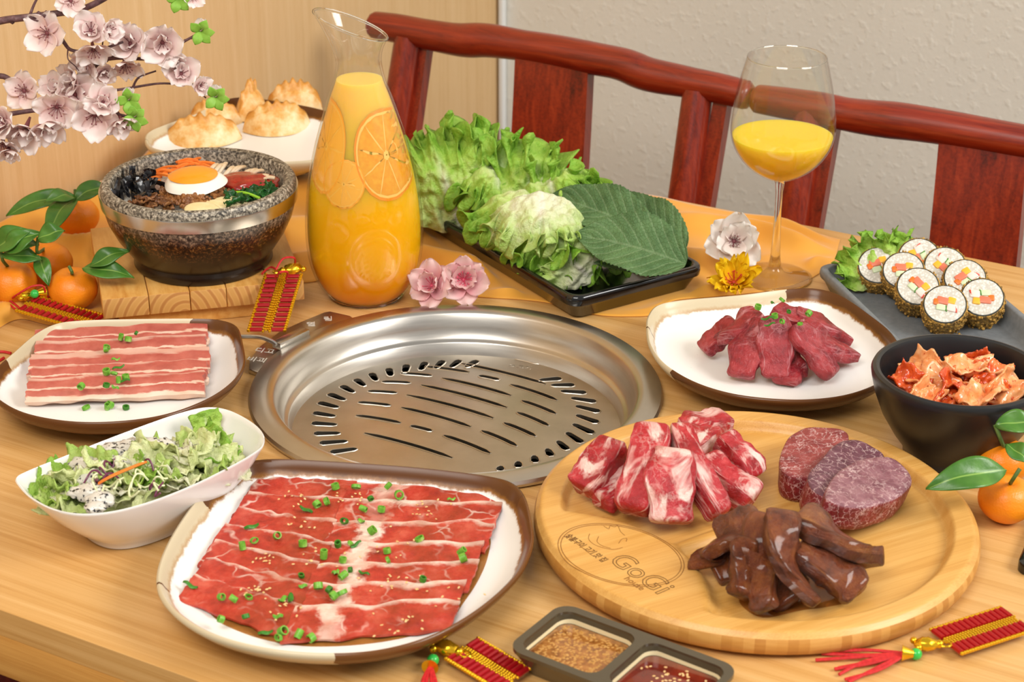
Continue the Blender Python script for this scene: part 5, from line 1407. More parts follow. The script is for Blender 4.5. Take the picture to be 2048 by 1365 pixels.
g = G(); g.tube(smooth_path([P(198, 967, .056), P(225, 952, .062), P(260, 937, .062), P(290, 925, .058)], 4), .0022, 8, flat=.5); o = g.build('carrot_strip', simple('carrot', '#ee7f2c', .4), loc=P(240, 945, .056)); tag(o, 'orange carrot strip lying across the salad', 'carrot')
M_purple = simple('red_cabbage', '#6d2a4e', .4); M_shred = simple('cabbage_shred', '#dfe5b4', .45)
for k in range(26):
    x, y = rr.uniform(170, 320), rr.uniform(925, 985); c = P(x, y, .056); a = rr.uniform(0, 6); l = rr.uniform(.010, .02)
    pts = [c+Vector((math.cos(a+s*1.2)*l*(s-.5), math.sin(a+s*1.2)*l*(s-.5), .004*math.sin(s*5+k))) for s in (0, .25, .5, .75, 1)]
    g = G(); g.tube(smooth_path(pts, 3), .0008, 5); pu = k % 3 == 0
    o = g.build('cabbage_shred', M_purple if pu else M_shred, loc=c); tag(o, 'thin purple red cabbage shred in the salad' if pu else 'thin pale cabbage shred in the salad', 'cabbage', 'purple shreds in the salad' if pu else 'pale shreds in the salad')
n = NT('sesame_dressing', rough=.25, coat=.2); _v = n.vec('Object'); n.set(col=n.mix(n.ramp(n.noise(_v, 300, 2, .6), [(.38, 1.0), (.45, 0.0)]), '#d2cec4', '#2c2c30')); M_dress = n.mat
g = G()
for x, y, r_ in [(180, 985, .011), (175, 960, .009), (200, 1000, .010), (215, 925, .012), (230, 905, .012), (265, 900, .013), (295, 895, .012), (325, 893, .010), (170, 930, .010), (345, 905, .008), (395, 900, .009), (195, 945, .009), (240, 930, .009), (155, 985, .007), (190, 1015, .007)]:
    c = P(x, y, .050); g.ico(c, (r_*1.15, r_*.9, r_*.55), 3, lambda d, q, c=c: q*(1+.35*nz(d*2.2+c*40)))
o = g.build('salad_dressing', M_dress, loc=P(240, 930, .045), sharp=0); tag(o, 'white dressing with black sesame poured over the salad', 'dressing', kind='stuff')
# ================================================================ dumplings
M_dump = NT('fried_dumpling', rough=.42, sss=.08, sssr=(.01, .006, .003), ssss=.2); _v = M_dump.vec('Object'); _s = M_dump.sep(M_dump.vec('UV')); _cr = M_dump.ramp(M_dump.math('ABSOLUTE', M_dump.math('SUBTRACT', _s[1], .5)), [(.03, .0), (.12, .16)]); M_dump.set(col=M_dump.ramp(M_dump.math('ADD', M_dump.math('SUBTRACT', M_dump.noise(_v, 45, 4, .65), .06), _cr), [(.3, '#c4822f'), (.46, '#dda04c'), (.6, '#ebc486'), (.75, '#f1dcb0')])); M_dump.bump(M_dump.noise(_v, 160, 3), .35, .0015); M_dump = M_dump.mat
def dumpling(c, L, h, w, rz_, label, seed, tx=0.0):
    def f(a, b):       # a along the crescent, b round from one base side over the crest to the other
        s_ = 2*a-1; env = max(.02, (1-abs(s_)**2.4))
        t = (b-.5)*2
        yy = math.copysign(abs(t)**.8, t)*w/2*env
        crest = max(0, 1-abs(t)*7)**.5
        zz = h*env**.6*(1-abs(t)**2.2)*(.72)+crest*h*(.26+.05*math.sin(s_*22+seed))*env**.4
        ple = .0009*math.sin(s_*26+seed)*max(0, 1-abs(t)*1.6)*env
        wv = .0022*math.sin(s_*15+seed)*crest
        return Vector((s_*L/2, yy+wv+.006*(s_*s_), zz+ple))
    g = G(); g.grid(f, 54, 26); nb = len(g.v)
    g.grid(lambda a, b: Vector((f(a, 0).x, lerp(f(a, 0).y, f(a, 1).y, b), f(a, 0).z-.0002)), 54, 4)
    o = g.build('fried_dumpling', M_dump, None, sharp=0, fix=True); o.location = c; o.rotation_euler = (tx, 0, rz_); return tag(o, label, 'dumpling', 'fried dumplings')
DZ = .0256+.0115
dumpling(P(555, 262, DZ), .078, .036, .040, .25, 'large browned dumpling beside the carafe', 1)
dumpling(P(408, 285, DZ), .085, .034, .042, .15, 'large pale pleated dumpling behind the stone bowl', 3)
dumpling(P(505, 232, DZ+.002), .050, .044, .038, 1.25, 'pointed dumpling seen end on at the back', 5)
dumpling(P(590, 228, DZ), .066, .042, .036, .2, 'dumpling half hidden behind the browned one', 2)
dumpling(P(430, 248, DZ), .062, .030, .036, -.1, 'flat toasted dumpling behind the pleated one', 4)
# ================================================================ bibimbap in the stone bowl
BZ = T+SH; SBC = Vector((BRM.x, BRM.y, BZ)); FZ = .0735
def bp_(px, py, dz=0.0): return P(px, py, SH+FZ+dz)
g = G(); g.grid(lambda a, b: SBC+Vector(((b*.0775+.0001)*math.cos(2*PI*a), (b*.0775+.0001)*math.sin(2*PI*a), FZ-.008+.006*(1-b*b))), 48, 8, wu=True)
o = g.build('rice_bed', M_rice, loc=SBC+Vector((0, 0, FZ-.008)), sharp=0); tag(o, 'white rice bed under the toppings in the stone bowl', 'rice', kind='stuff')
M_car = noisy('carrot_shred', [(.3, '#f0701c'), (.7, '#f9923e')], 120, .4)
rr = random.Random(41)
for k in range(34):
    s_ = rr.random(); x, y = lerp(295, 432, s_), lerp(368, 338, s_)-30*math.sin(PI*s_)*rr.uniform(.3, 1); a = rr.uniform(-.5, 1.0); l = rr.uniform(.014, .026)
    c = bp_(x, y, rr.uniform(0, .008)); d = Vector((math.cos(a), math.sin(a), rr.uniform(-.15, .25)))*l/2
    g = G(); g.tube(smooth_path([c-d, c+Vector((0, 0, .0022)), c+d], 4), .0013, 5); o = g.build('carrot_shred', M_car, loc=c); tag(o, 'orange carrot shred in the stone bowl', 'carrot', 'carrot shreds in the stone bowl')
M_mince = noisy('minced_beef', [(.3, '#6e3f1e'), (.55, '#96602f'), (.75, '#b98550')], 140, .5, bump=.4, bdist=.002)
g = G()
for _ in range(330):
    t = rr.uniform(0, 6.28); r_ = math.sqrt(rr.random()); x, y = 390+72*r_*math.cos(t), 388+28*r_*math.sin(t); s_ = rr.uniform(.0018, .0036)
    q = bp_(x, y, .010*(1-r_)+.002); g.ico(q, (s_, s_*.8, s_*.7), 1, rot=(t, r_, t*2))
o = g.build('minced_beef', M_mince, loc=bp_(390, 388)); tag(o, 'heap of browned minced beef under the egg', 'minced beef', kind='stuff')
M_nori2 = NT('crisp_seaweed', col='#17161a', rough=.35, coat=.4).mat
g = G()
for k in range(60):
    x, y = rr.gauss(280, 22), rr.gauss(372, 12); c = bp_(x, y, rr.uniform(.0, .009)); R_ = Euler((rr.uniform(0, 3), rr.uniform(0, 3), rr.uniform(0, 3))).to_matrix(); sd = k*1.3
    gg = solid_sheet(lambda a, b: c+R_ @ Vector(((a-.5)*.017, (b-.5)*.006, .003*nz((a*3, b*2, sd)))), 6, 3, .0004); k0 = len(g.v); g.add(gg.v, gg.f, gg.uv)
o = g.build('seaweed_shreds', M_nori2, loc=bp_(280, 372)); tag(o, 'crumpled black seaweed shreds in the stone bowl', 'seaweed', kind='stuff')
egc = bp_(388, 359, .016)
eg = thing('fried_egg', 'fried egg with a large orange yolk on top of the stone bowl', 'egg', egc, rot=(.10, -.03, 0))
M_eggw = NT('egg_white', col='#f3efe2', rough=.25, sss=.2, sssr=(.01, .01, .007), ssss=.2).mat
g = G(); g.grid(lambda a, b: Vector((.0295*b*math.cos(2*PI*a)*(1+.06*math.sin(3*2*PI*a+1)), .0270*b*math.sin(2*PI*a)*(1+.05*math.sin(4*2*PI*a)), .0042*(1-b**4)+.0006*nz((b*5, a*9, 1))-.004*b**8)), 56, 16, wu=True)
g.build('egg_white', M_eggw, eg, sharp=0)
M_yolk = NT('egg_yolk', col='#f59a1e', rough=.16, coat=.4, sss=.15, sssr=(.01, .006, .002), ssss=.2).mat
g = G(); g.grid(lambda a, b: Vector((-.001+.0235*b*math.cos(2*PI*a), .002+.0195*b*math.sin(2*PI*a)*(1+.05*math.cos(2*PI*a)), .0036+.0055*(1-b**2.6))), 48, 14, wu=True)
g.build('yolk', M_yolk, eg, sharp=0)
M_goch = sauce_mat('gochujang', [(.3, '#7e150a'), (.6, '#a3281a'), (.8, '#b84a32')], 130)
gc_ = bp_(492, 366, .003); g = G(); g.ico(gc_, (.030, .019, .008), 4, lambda d, q: q*(1+.25*nz(d*2.4))); o = g.build('chili_paste', M_goch, loc=gc_, sharp=0); tag(o, 'dollop of red chili paste in the stone bowl', 'chili paste')
M_mush = noisy('king_mushroom', [(.3, '#d9b88a'), (.6, '#ecdcc0'), (.8, '#f6eddc')], 60, .45)
for k in range(11):
    x, y = 425+k*10.5+rr.uniform(-3, 3), 335+k*2.2+rr.uniform(-5, 4); c = bp_(x, y, .006); a = 1.2-.12*k+rr.uniform(-.3, .3); l = .018; d = Vector((math.cos(a), math.sin(a), .3))*l/2
    g = G(); g.tube(smooth_path([c-d, c+Vector((.002, 0, .003)), c+d], 4), [.0016]+[.0026]*7+[.0022], 7, flat=.55); o = g.build('mushroom_slice', M_mush, loc=c); tag(o, 'pale mushroom slice in the stone bowl behind the chili paste', 'mushroom', 'pale mushroom slices in the stone bowl')
M_shii = noisy('shiitake', [(.3, '#3e2114'), (.55, '#7a4b26'), (.75, '#b58450')], 90, .4)
for k in range(11):
    x, y = rr.uniform(262, 345), rr.uniform(396, 414); scrap(bp_(x, y, rr.uniform(.005, .009)), .018, .010, (rr.uniform(-.5, .5), rr.uniform(-.5, .5), rr.uniform(0, 6)), k*3.1, M_shii, 'brown_mushroom_slice', 'brown cooked mushroom slice in the stone bowl', 'mushroom', 'brown mushroom slices in the stone bowl', crump=.004, curl=1.3, th=.0016, nu=10, nv=8)
M_zuc = noisy('radish_slice', [(.3, '#d9c48a'), (.7, '#eadcae')], 60, .35)
for k, (x, y, lab) in enumerate(((432, 415, 'wide pale vegetable slice in front of the minced beef'), (405, 420, 'pale vegetable slice beside the mushrooms'), (460, 408, 'pale vegetable slice next to the spinach'))):
    c = bp_(x, y, .002+.002*k % .004); g = G(); g.ico(c, (.017, .011, .0026), 3, rot=(.35, .1, .2)); o = g.build('vegetable_slice', M_zuc, loc=c, sharp=0); tag(o, lab, 'vegetable', 'pale vegetable slices in the stone bowl')
M_spin = leafy('spinach', [(.3, '#123a16'), (.6, '#235c22'), (.8, '#3a7a30')], 60, .3, .05)
for k in range(12):
    x, y = rr.uniform(470, 545), 0; y = 402-(x-470)*.28+rr.uniform(-7, 7); scrap(bp_(x, y, rr.uniform(.001, .006)), .022, .012, (rr.uniform(-.5, .6), rr.uniform(-.5, .5), rr.uniform(-.6, 1.0)), k*2.2+60, M_spin, 'spinach_leaf', 'dark cooked spinach leaf in the stone bowl', 'spinach', 'spinach leaves in the stone bowl', crump=.006, curl=1.4, th=.0008, nu=12, nv=8)
g = G(); g.tube(smooth_path([bp_(458, 385, .008), bp_(490, 386, .009), bp_(520, 397, .006)], 5), .0014, 7); o = g.build('spinach', simple('green_stem', '#8cc02c', .4), loc=bp_(490, 386, .006)); tag(o, 'bright green stem lying over the spinach', 'spinach')
# ================================================================ tangerines
n = NT('tangerine_peel', rough=.36, spec=.45, sss=.06, sssr=(.01, .004, .001), ssss=.2); _v = n.vec('Object')
n.set(col=n.ramp(n.noise(_v, 22, 3), [(.3, '#ee7f0e'), (.7, '#f89a1c')])); n.bump(n.noise(_v, 620, 2), .25, .0012); M_tang = n.mat
M_cleaf = NT('citrus_leaf', rough=.32, spec=.5); _s = M_cleaf.sep(M_cleaf.vec('UV')); _o = M_cleaf.vec('Object')
_ax = M_cleaf.math('ABSOLUTE', M_cleaf.math('SUBTRACT', _s[0], .5))
_c = M_cleaf.mix(M_cleaf.ramp(_ax, [(.0, 1.0), (.015, .7), (.04, 0.0)]), M_cleaf.ramp(M_cleaf.noise(_o, 50, 3), [(.3, '#3a6b22'), (.7, '#5c8f35')]), '#8fb455')
M_cleaf.set(col=_c); M_cleaf.bump(M_cleaf.noise(_o, 140, 3), .25, .0012); M_cleaf.translucent(_c, .12); M_cleaf = M_cleaf.mat
M_stem = noisy('green_twig', [(.3, '#3d5a24'), (.7, '#5f7d38')], 120, .6)
def citrus_leaf(par, org, base, tip, w, seed, arch=.12, fold=.25, toward=None):
    x, y, z, L = leaf_frame(base, tip, toward or Vector((0, -.6, .8)))
    def f(a, b):
        t = 2*a-1; wd = math.sin(PI*b**.85)**.9+.02
        return base-org + x*(b*L) + y*(t*wd*w/2) + z*(arch*L*math.sin(PI*b)+fold*abs(t)*wd*w/2+.0012*math.sin(b*9+seed+t*2))
    return solid_sheet(f, 10, 22, .0006).build('leaf', M_cleaf, par, sharp=0)
def tangerine(px, py, h, r, label, stem, leaves, group, rot=(0, 0, 0)):
    c = P(px, py, h+r*.86)
    base = Vector((c.x, c.y, c.z-r*.86))
    t = thing('tangerine', label, 'tangerine', base, group=group)
    R_ = Euler(rot).to_matrix()
    def fn(d, q):
        k = 1-.20*math.exp(-((1-d.z)/.05))-.07*math.exp(-((1+d.z)/.06)); k *= 1+.012*nz(d*3, 1, px)
        rib = 1-.012*abs(math.sin(5*math.atan2(d.y, d.x)))*max(0, d.z)**2
        return R_ @ Vector((q.x*k*rib, q.y*k*rib, q.z*.86*k))
    g = G(); g.ico((0, 0, r*.86), r, 5, fn); g.build('peel', M_tang, t, sharp=0)
    top = c+R_ @ Vector((0, 0, r*.64)); org = base
    if stem:
        pts = [top]+[P(x, y, hh) for x, y, hh in stem]
        g = G(); g.tube([p-org for p in smooth_path(pts, 4)], .0016, 7); g.build('stem', M_stem, t)
    for k, (b, tp, w) in enumerate(leaves): citrus_leaf(t, org, P(*b), P(*tp), w, k+px)
    return t
gl_ = 'tangerines beside the wooden stand'
tangerine(146, 577, .004, .0235, 'tangerine with a stem and two pointed leaves beside the wooden stand', [(144, 545, .047), (138, 533, .052)],
          [((165, 538, .050), (268, 556, .046), .020), ((180, 534, .054), (260, 502, .066), .018)], gl_, (.05, .02, 0))
tangerine(20, 566, .004, .0255, 'tangerine at the end of the cloth with dark leaves above', [(5, 520, .058), (2, 500, .066)],
          [((2, 512, .062), (85, 520, .054), .018), ((-10, 500, .066), (62, 462, .085), .026), ((10, 505, .066), (80, 465, .084), .024)], gl_)
tangerine(95, 528, .006, .0245, 'tangerine tucked between two other tangerines', [(74, 505, .062), (76, 475, .078)],
          [((76, 480, .078), (130, 462, .086), .022), ((10, 490, .070), (78, 490, .070), .018), ((78, 512, .054), (98, 572, .034), .016)], gl_, (0, -.1, 0))
tangerine(153, 432, .006, .0235, 'tangerine lying on the cloth by the wood wall, behind the others', [(150, 402, .060), (150, 380, .070)],
          [((150, 392, .066), (12, 432, .052), .022), ((150, 396, .068), (92, 480, .050), .024), ((150, 394, .070), (90, 405, .075), .018), ((150, 400, .066), (215, 372, .072), .022)], gl_, (-.1, 0, 0))
gr_ = 'tangerines beside the round board'
tangerine(2012, 998, 0, .0215, 'front tangerine with a broad leaf reaching over the round board', [(2027, 958, .046), (2040, 938, .054)], [((2012, 942, .052), (1852, 978, .046), .026)], gr_, (.1, .1, 0))
tangerine(2005, 922, 0, .0215, 'tangerine between the black bowl and the front tangerine', [(2006, 890, .050), (1990, 850, .066)], [((1990, 852, .066), (2075, 848, .066), .020), ((2012, 890, .054), (2060, 930, .046), .016)], gr_)
# ================================================================ firecracker ornaments
M_red = NT('red_foil', rough=.28, metal=.35, col='#b0121c', coat=.3).mat
M_gold = NT('gold_plastic', rough=.22, metal=.85, col='#e6b422').mat
M_thread = noisy('red_thread', [(.3, '#b3161a'), (.7, '#d8282a')], 400, .6)
M_jade = NT('green_bead', rough=.15, col='#3fd25a', trans=.3).mat
_fc = {}
def ornament(a, b, half, rows, label, charm=None, tassel=None, threads=(), up=None):
    """a, b: ends of the middle chain (world); half: vector from the middle to one long edge"""
    t = thing('firecracker_ornament', label, 'ornament', a, group='firecracker ornaments')
    d = (b-a); L = d.length; x = d.normalized(); hv = half-x*half.dot(x)*.0; y = half.normalized(); W2 = half.length
    nrm = x.cross(y).normalized(); nrm = nrm if nrm.z > -.2 else -nrm
    q = min(.0021, L/rows*.46)
    i0 = W2*.25; i1 = W2*.86
    g = G(); g.tube([Vector((0, 0, 0)), y*(i1-i0)], q, 8); me = g.mesh('firecracker', M_red)
    for k in range(rows):
        c = x*(L*(k+.5)/rows)+nrm*.0026
        for s in (0, 1):
            st_ = c+y*i0 if s == 0 else c-y*i1
            o = place('firecracker', me, st_, (0, 0, 0), 1, t)
    for s in (-1, 0, 1):
        g = G(); m = rows*2
        for k in range(m):
            cc = x*(L*(k+.5)/m)+nrm*.003
            if s: g.ico(cc+y*(s*W2*.93), L/m*.70, 1)
            else:
                for w_ in (-.17, -.058, .058, .17): g.ico(cc+y*(w_*W2)+x*(L/m*.4*(1 if abs(w_) > .1 else -1)), L/m*.52, 1)
        o = g.build('gold_chain', M_gold, t)
    if charm:
        c, dirn, sz = charm; c = c-a; dirn = dirn.normalized(); sd = dirn.cross(Vector((0, 0, 1))).normalized()
        g = G(); g.ico(c, (sz*.55, sz*.34, sz*.30), 3, lambda dd, q_: q_*(1+.28*nz(dd*3.2, 1, 4)), rot=(0, 0, math.atan2(dirn.y, dirn.x)))
        g.ico(c+dirn*sz*.5+sd*sz*.28, sz*.17, 2); g.ico(c+dirn*sz*.4-sd*sz*.30, sz*.17, 2); g.ico(c-dirn*sz*.55, sz*.2, 2)
        ch = g.build('gold_charm', M_gold, t, sharp=0)
        g = G(); rg = [c-dirn*sz*.8+dirn*(sz*.28*math.cos(2*PI*i/12))+sd*(sz*.2*math.sin(2*PI*i/12)) for i in range(12)]; g.tube(rg, sz*.05, 5, closed=True); g.build('link_ring', M_gold, ch)
    if tassel:
        bead, bell0, bell1, ends = tassel
        g = G(); g.ico(bead-a, .0042, 3); g.build('green_bead', M_jade, t)
        ax_ = (bell1-bell0); bl_ = ax_.length; ax_.normalize()
        g = G(); g.tube([bell0-a, bell0-a+ax_*bl_*.3, bell0-a+ax_*bl_*.85, bell1-a], [.0026, .0034, .0052, .0060], 14); g.build('bell_cap', M_gold, t)
        g = G(); rr_ = random.Random(len(ends))
        for e in ends:
            m_ = bell1.lerp(e, .5)+Vector((rr_.uniform(-.004, .004), rr_.uniform(-.004, .004), 0)); m_.z = max(m_.z, T+.0022)
            g.tube([p-a for p in smooth_path([bell1-ax_*.003, m_, e], 7)], .0012, 6)
        g.build('tassel_threads', M_thread, t)
    for pth in threads:
        g = G(); g.tube([p-a for p in smooth_path(pth, 6)], .0010, 6); g.build('red_thread', M_thread, t)
    return t
# hanging down the front of the wooden stand
a, b = P(568, 552, SH+.004), P(533, 668, .0085)
hf = P(606, 556, SH+.004)-P(530, 556, SH+.004)
ornament(a, b, hf*.5, 12, 'red and gold firecracker ornament draped down the front of the wooden stand', charm=(P(585, 538, SH+.007), Vector((1, .5, 0)), .018),
         threads=[[P(566, 550, SH+.006), P(545, 535, SH+.004), P(532, 540, SH+.002), P(524, 548, SH+.002)], [P(550, 556, SH+.008), P(560, 545, SH+.02), P(575, 545, SH+.016), P(572, 558, SH+.006)], [P(552, 540, SH+.012), P(566, 518, SH+.02), P(588, 516, SH+.02), P(590, 528, SH+.01)]])
# on the cloth by the tangerines
a, b = P(52, 612, .016), P(192, 652, .006); hf = (P(76, 598, .016)-P(31, 628, .012))*.5
ornament(a, b, hf, 12, 'red and gold firecracker ornament partly under the pork plate', charm=(P(52, 592, .022), Vector((-.8, -.4, 0)), .015), tassel=(P(69, 588, .026), P(72, 587, .025), P(90, 585, .024), [P(97, 600, .016), P(93, 606, .014), P(98, 595, .018)]),
         threads=[[P(90, 585, .026), P(85, 572, .034), P(62, 574, .034), P(34, 590, .026), P(20, 600, .016)], [P(0, 590, .022), P(25, 605, .016), P(45, 622, .012)], [P(18, 608, .014), P(30, 618, .012), P(44, 622, .012)]])
# below the beef plate
a, b = P(922, 1304, .004), P(1030, 1368, .004); hf = (P(953, 1282, .004)-P(884, 1326, .004))*.5
ornament(a, b, hf, 11, 'red and gold firecracker ornament between the beef plate and the sauce dish', charm=(P(893, 1297, .008), Vector((-.7, .4, 0)), .018),
         tassel=(P(866, 1321, .006), P(864, 1326, .006), P(860, 1336, .006), [P(842+k*5, 1390+(k % 3)*8, .003) for k in range(9)]))
# below the round board
a, b = P(1889, 1292, .004), P(2034, 1245, .004); hf = (P(1859, 1270, .004)-P(1926, 1322, .004))*.5
ornament(a, b, hf, 14, 'red and gold firecracker ornament with a long tassel below the round board', charm=(P(1853, 1289, .008), Vector((-1, 0, 0)), .016),
         tassel=(P(1832, 1309, .0050), P(1827, 1309, .0062), P(1804, 1307, .0062), [P(1631, 1321, .002), P(1643, 1308, .002), P(1655, 1304, .002), P(1669, 1339, .002), P(1676, 1337, .002), P(1678, 1350, .002), P(1690, 1360, .002), P(1697, 1365, .002), P(1714, 1357, .002), P(1764, 1336, .002)]))
for k, (pth, lab) in enumerate((([(-20, 707), (4, 704), (22, 707)], 'end of a red thread lying beside the cream edge of the pork plate'), ([(-20, 730), (-2, 722), (8, 716)], 'second red thread end beside the pork plate'))):
    g = G(); g.tube(smooth_path([P(x, y, .0014) for x, y in pth], 5), .0013, 6); o = g.build('red_thread', M_thread, loc=P(*pth[1], .0)); tag(o, lab, 'thread')
# ================================================================ loose flowers
def petal_mesh(L, w, mat, cup=.25, ruf=.1, seed=0, notch=.06):
    def f(a, b):
        t = 2*a-1; wd = (math.sin(PI*min(1, .08+.80*b))**.8)
        y_ = t*wd*w/2; x_ = L*b*(1-notch*math.exp(-(t*4)**2)*b**4-.10*abs(t)**3*b)
        return Vector((x_, y_, cup*L*b*b*.7-cup*w*.5*abs(t)**2*(1-b)*-1+ruf*L*.35*b*b*math.sin(t*4.4+seed+b*2)))
    return solid_sheet(f, 10, 10, .0003).mesh('petal', mat, True, 0)
def pet_mat(name, inner, outer, tr=.3):
    n = NT(name, rough=.55, spec=.3); s = n.sep(n.vec('UV')); c = n.ramp(s[1], [(.0, inner), (.35, inner), (.8, outer)]); n.set(col=c); n.translucent(c, tr); return n.mat
M_pw = pet_mat('petal_white', '#f6e8e0', '#faf8f4', .4); M_pp = pet_mat('petal_pink', '#ecacb2', '#f7dcd9', .4); M_pb = pet_mat('petal_blossom', '#f9e0dc', '#fdf5f2', .35); M_py = pet_mat('petal_yellow', '#e8a800', '#f6cf1c', .15)
M_stam = simple('stamen_brown', '#7d4248', .6); M_stamy = simple('stamen_red', '#c8452a', .5); M_stamp = simple('stamen_pink', '#d0506a', .5)
PM = {k: [petal_mesh(1.0, .95, m, .35+.1*i, .25, i*2.1) for i in range(3)] for k, m in (('w', M_pw), ('p', M_pp), ('b', M_pb), ('y', M_py))}
PM['y'] = [petal_mesh(1.0, .50, M_py, .3+.1*i, .3, i*2.1, .15) for i in range(3)]
def bloom(core, par, R_, r, kind, layers, seed):
    """petals as children of the core mesh"""
    rr_ = random.Random(seed)
    for (n_, sc, tiltp) in layers:
        ph = rr_.uniform(0, 6)
        for k in range(n_):
            e = (R_ @ Matrix.Rotation(ph+2*PI*k/n_+rr_.uniform(-.12, .12), 3, 'Z') @ Matrix.Rotation(-tiltp+rr_.uniform(-.15, .15), 3, 'Y')).to_euler()
            place('petal', PM[kind][rr_.randrange(3)], core, e, r*sc*rr_.uniform(.9, 1.08), par)
def stamens(g, R_, r, n_, seed, c=Vector((0, 0, 0))):
    rr_ = random.Random(seed)
    for k in range(n_):
        a_ = 2*PI*k/n_+rr_.uniform(-.2, .2); d = R_ @ Vector((math.cos(a_)*.32, math.sin(a_)*.32, .42*rr_.uniform(.7, 1.1)))
        g.tube([c, c+d*r*.5, c+d*r], r*.016, 4); g.ico(c+d*r, r*.04, 1)
def flower(px, py, h, r, kind, normal, layers, label, mat_s, group, seed, nst=14):
    c = P(px, py, h); t = thing('artificial_flower', label, 'flower', c, group=group)
    R_ = Vector(normal).normalized().to_track_quat('Z', 'Y').to_matrix()
    g = G(); stamens(g, R_, r*(.55 if kind == 'w' else .8), nst, seed); g.ico((0, 0, 0), r*.08, 2); g.build('stamens', mat_s, t)
    bloom(Vector((0, 0, 0)), t, R_, r, kind, layers, seed)
    return t
flower(1468, 483, .034, .031, 'w', (-.05, -.9, .45), ((6, 1.0, .12), (5, .78, .45)), 'white artificial blossom lying between the lettuce tray and the wine glass', M_stam, 'loose flowers', 3, 16)
flower(927, 560, .026, .026, 'p', (.1, -.85, .5), ((6, 1.0, .1), (5, .72, .55)), 'pink artificial blossom with a deep pink centre near the grill rim', M_stamp, 'loose flowers', 5, 16)
flower(864, 572, .022, .025, 'p', (-.35, -.7, .55), ((6, 1.0, .15), (5, .75, .6)), 'pale pink artificial blossom beside the carafe base', M_stamp, 'loose flowers', 7, 10)
flower(1468, 566, .014, .030, 'y', (-.1, -.55, .8), ((11, 1.0, .35), (9, .78, .7)), 'yellow artificial flower lying beside the wine glass foot', M_stamy, 'loose flowers', 9, 16)
# ================================================================ blossom branch in a vase
n = NT('branch_bark', rough=.6); _v = n.vec('Object'); n.set(col=n.ramp(n.noise(_v, 160, 4), [(.3, '#3a2226'), (.6, '#6b4a4c'), (.8, '#9a8484')])); n.bump(n.noise(_v, 200, 3), .5, .002); M_bark = n.mat
BY = 1.78
vb = P(-165, 720)
vs_ = thing('vase', 'white ceramic vase holding the blossom branch beyond the pork plate', 'vase', vb)
g = G(); g.lathe([(0, .003), (.035, .003), (.038, .0008), (.040, .004), (.052, .05), (.054, .08), (.042, .13), (.026, .165), (.025, .185), (.029, .195), (.027, .196), (.023, .185), (.024, .165), (.040, .13), (.05, .08), (.04, .012), (0, .01)], 48); g.build('vase_body', M_white, vs_)
br = thing('blossom_branch', 'artificial branch of pale pink cherry blossom over the tangerines', 'branch', vb+Vector((0, 0, .012)))
org = br.location.copy()
def bq(x, y, dy=0.0): return PYW(x, y, BY+dy)-org
trunk0 = Vector((0, 0, 0)); neck = Vector((0, 0, .19))
paths = [
 ([trunk0, neck, bq(-150, 300), bq(-110, 140), bq(-60, 62), bq(0, 42), bq(60, 34), bq(112, 27), bq(165, 18), bq(220, -10), bq(260, -40)], .0042, .0026),
 ([trunk0+Vector((.006, 0, 0)), neck+Vector((.004, 0, 0)), bq(-130, 300), bq(-60, 165, .02), bq(0, 152, .02), bq(30, 166, .02), bq(62, 176, .02), bq(95, 187, .02), bq(118, 197, .02)], .0036, .0018),
 ([trunk0+Vector((-.006, 0, 0)), neck+Vector((-.004, 0, 0)), bq(-140, 330), bq(-70, 250, -.03), bq(0, 232, -.03), bq(60, 222, -.03), bq(110, 218, -.03), bq(170, 214, -.03), bq(232, 228, -.03), bq(266, 236, -.03)], .0032, .0012),
 ([bq(52, 36), bq(90, 43), bq(112, 60), bq(128, 85), bq(145, 101), bq(190, 102), bq(246, 84)], .0026, .0012),
 ([bq(60, 30), bq(70, 5), bq(85, -20)], .0014, .0009),
 ([bq(95, 190, .02), bq(150, 168, .02), bq(160, 148, .02), bq(195, 124, .02), bq(235, 116, .02), bq(300, 117, .02), bq(332, 100, .02), bq(362, 86, .02), bq(388, 72, .02)], .0026, .0012),
 ([bq(150, 166, .02), bq(200, 130, .02), bq(225, 110, .02)], .0022, .0018),
 ([bq(118, 197, .02), bq(196, 186, .02), bq(260, 176, .02), bq(320, 167, .02), bq(366, 170, .02)], .0016, .0009),
 ([bq(266, 174, .02), bq(278, 155, .02), bq(312, 142, .02)], .0012, .0008),
 ([bq(286, 86, .02), bq(320, 106, .02), bq(342, 132, .02), bq(372, 155, .02), bq(396, 182, .02), bq(412, 196, .02)], .0013, .0008),
 ([bq(185, 156, .02), bq(205, 142, .02), bq(245, 139, .02)], .0008, .0006),
 ([bq(136, 98), bq(136, 118), bq(150, 132), bq(158, 142)], .0007, .0005),
 ([bq(205, 90), bq(206, 78), bq(206, 70)], .0007, .0005),
]
for k, (p, r0_, r1_) in enumerate(paths):
    sp = smooth_path(p, 6); g = G(); g.tube(sp, [lerp(r0_, r1_, i/(len(sp)-1)) for i in range(len(sp))], 8)
    rr_ = random.Random(k)
    for q in sp[12:] if k < 3 else sp[2:-1]:
        if rr_.random() < .3: g.ico(q+Vector((rr_.uniform(-1, 1), rr_.uniform(-1, 1), rr_.uniform(-1, 1)))*r1_, r1_*rr_.uniform(.7, 1.1), 1)
    g.build('twig', M_bark, br, sharp=0)
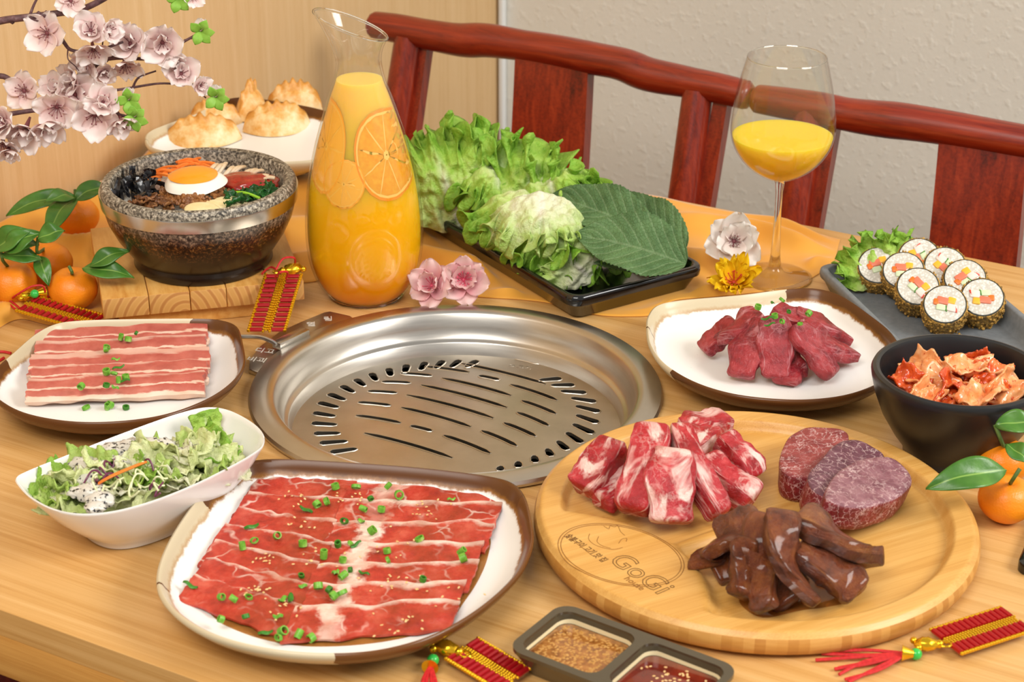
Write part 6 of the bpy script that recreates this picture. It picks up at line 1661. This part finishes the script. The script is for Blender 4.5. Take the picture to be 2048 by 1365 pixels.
blos = [(96, 66, .022, -.3, .2), (182, 62, .021, .1, .5), (216, 62, .016, .8, .3), (186, 98, .020, .2, -.6), (262, 88, .024, -.2, .4), (325, 84, .026, .1, .1), (250, 128, .020, .2, -.8), (172, 122, .018, -.4, -.4), (150, 158, .020, -.6, .3),
        (50, 182, .022, -.2, .3), (150, 190, .026, .3, .3), (112, 178, .018, -.3, .6), (115, 212, .024, 0, -.2), (52, 256, .024, -.2, -.6), (92, 248, .022, .3, -.7), (190, 228, .025, .1, -.1), (242, 240, .018, .4, -.7), (8, 245, .022, -.3, .2), (5, 285, .020, 0, -.8),
        (362, 148, .022, .2, .5), (400, 172, .013, .6, .2), (142, 2, .016, 0, .2), (345, 118, .014, .3, -.5), (205, 145, .016, .4, -.2), (388, -4, .012, .2, .3), (18, 300, .014, .2, -.9), (206, 205, .02, .2, .4)]
for k, (x, y, r, nx, nz_) in enumerate(blos):
    dy = .0 if y < 105 and x < 225 else (.02 if y < 200 else -.03)
    c = bq(x, y, dy-.004); R_ = Vector((nx, -.8, nz_)).normalized().to_track_quat('Z', 'Y').to_matrix()
    g = G(); stamens(g, R_, r*.9, 9, k); g.ico((0, 0, 0), r*.13, 2); g.tube([Vector((0, 0, 0)), R_ @ Vector((0, 0, -r*.5))], [r*.12, r*.05], 6)
    co = g.build('blossom', M_stam, br); co.location = c
    bloom(Vector((0, 0, 0)), co, R_, r, 'b', ((5, 1.0, .35), (3, .7, .8)) if k % 3 else ((5, 1.0, .15),), k)
M_bleaf = leafy('bud_leaf', [(.3, '#7fb637'), (.7, '#a8d65c')], 80, .45, .25)
for k, (x, y) in enumerate(((402, 62), (432, 194), (270, 234), (258, 200), (357, -3))):
    c = bq(x, y, .015 if y < 200 else -.03); g = G()
    for j in range(5):
        a_ = j*1.3+k; d = Vector((math.cos(a_)*.7+.25, -.3, math.sin(a_)*.8)).normalized(); s_ = d.cross(Vector((0, 1, 0))).normalized(); m_ = len(g.v)
        gg = solid_sheet(lambda a, b: d*(b*.014)+s_*((a-.5)*.010*math.sin(PI*min(1, b*.9+.08)))+Vector((0, -.003*math.sin(PI*b), 0)), 6, 8, .0004); g.add(gg.v, gg.f, gg.uv)
    o = g.build('leaf_bud', M_bleaf, br, sharp=0); o.location = c
    for j in range(2): place('petal', PM['b'][j], Vector((0, -.001, 0)), (0, -.9-.3*j, .4+j), .012, o)
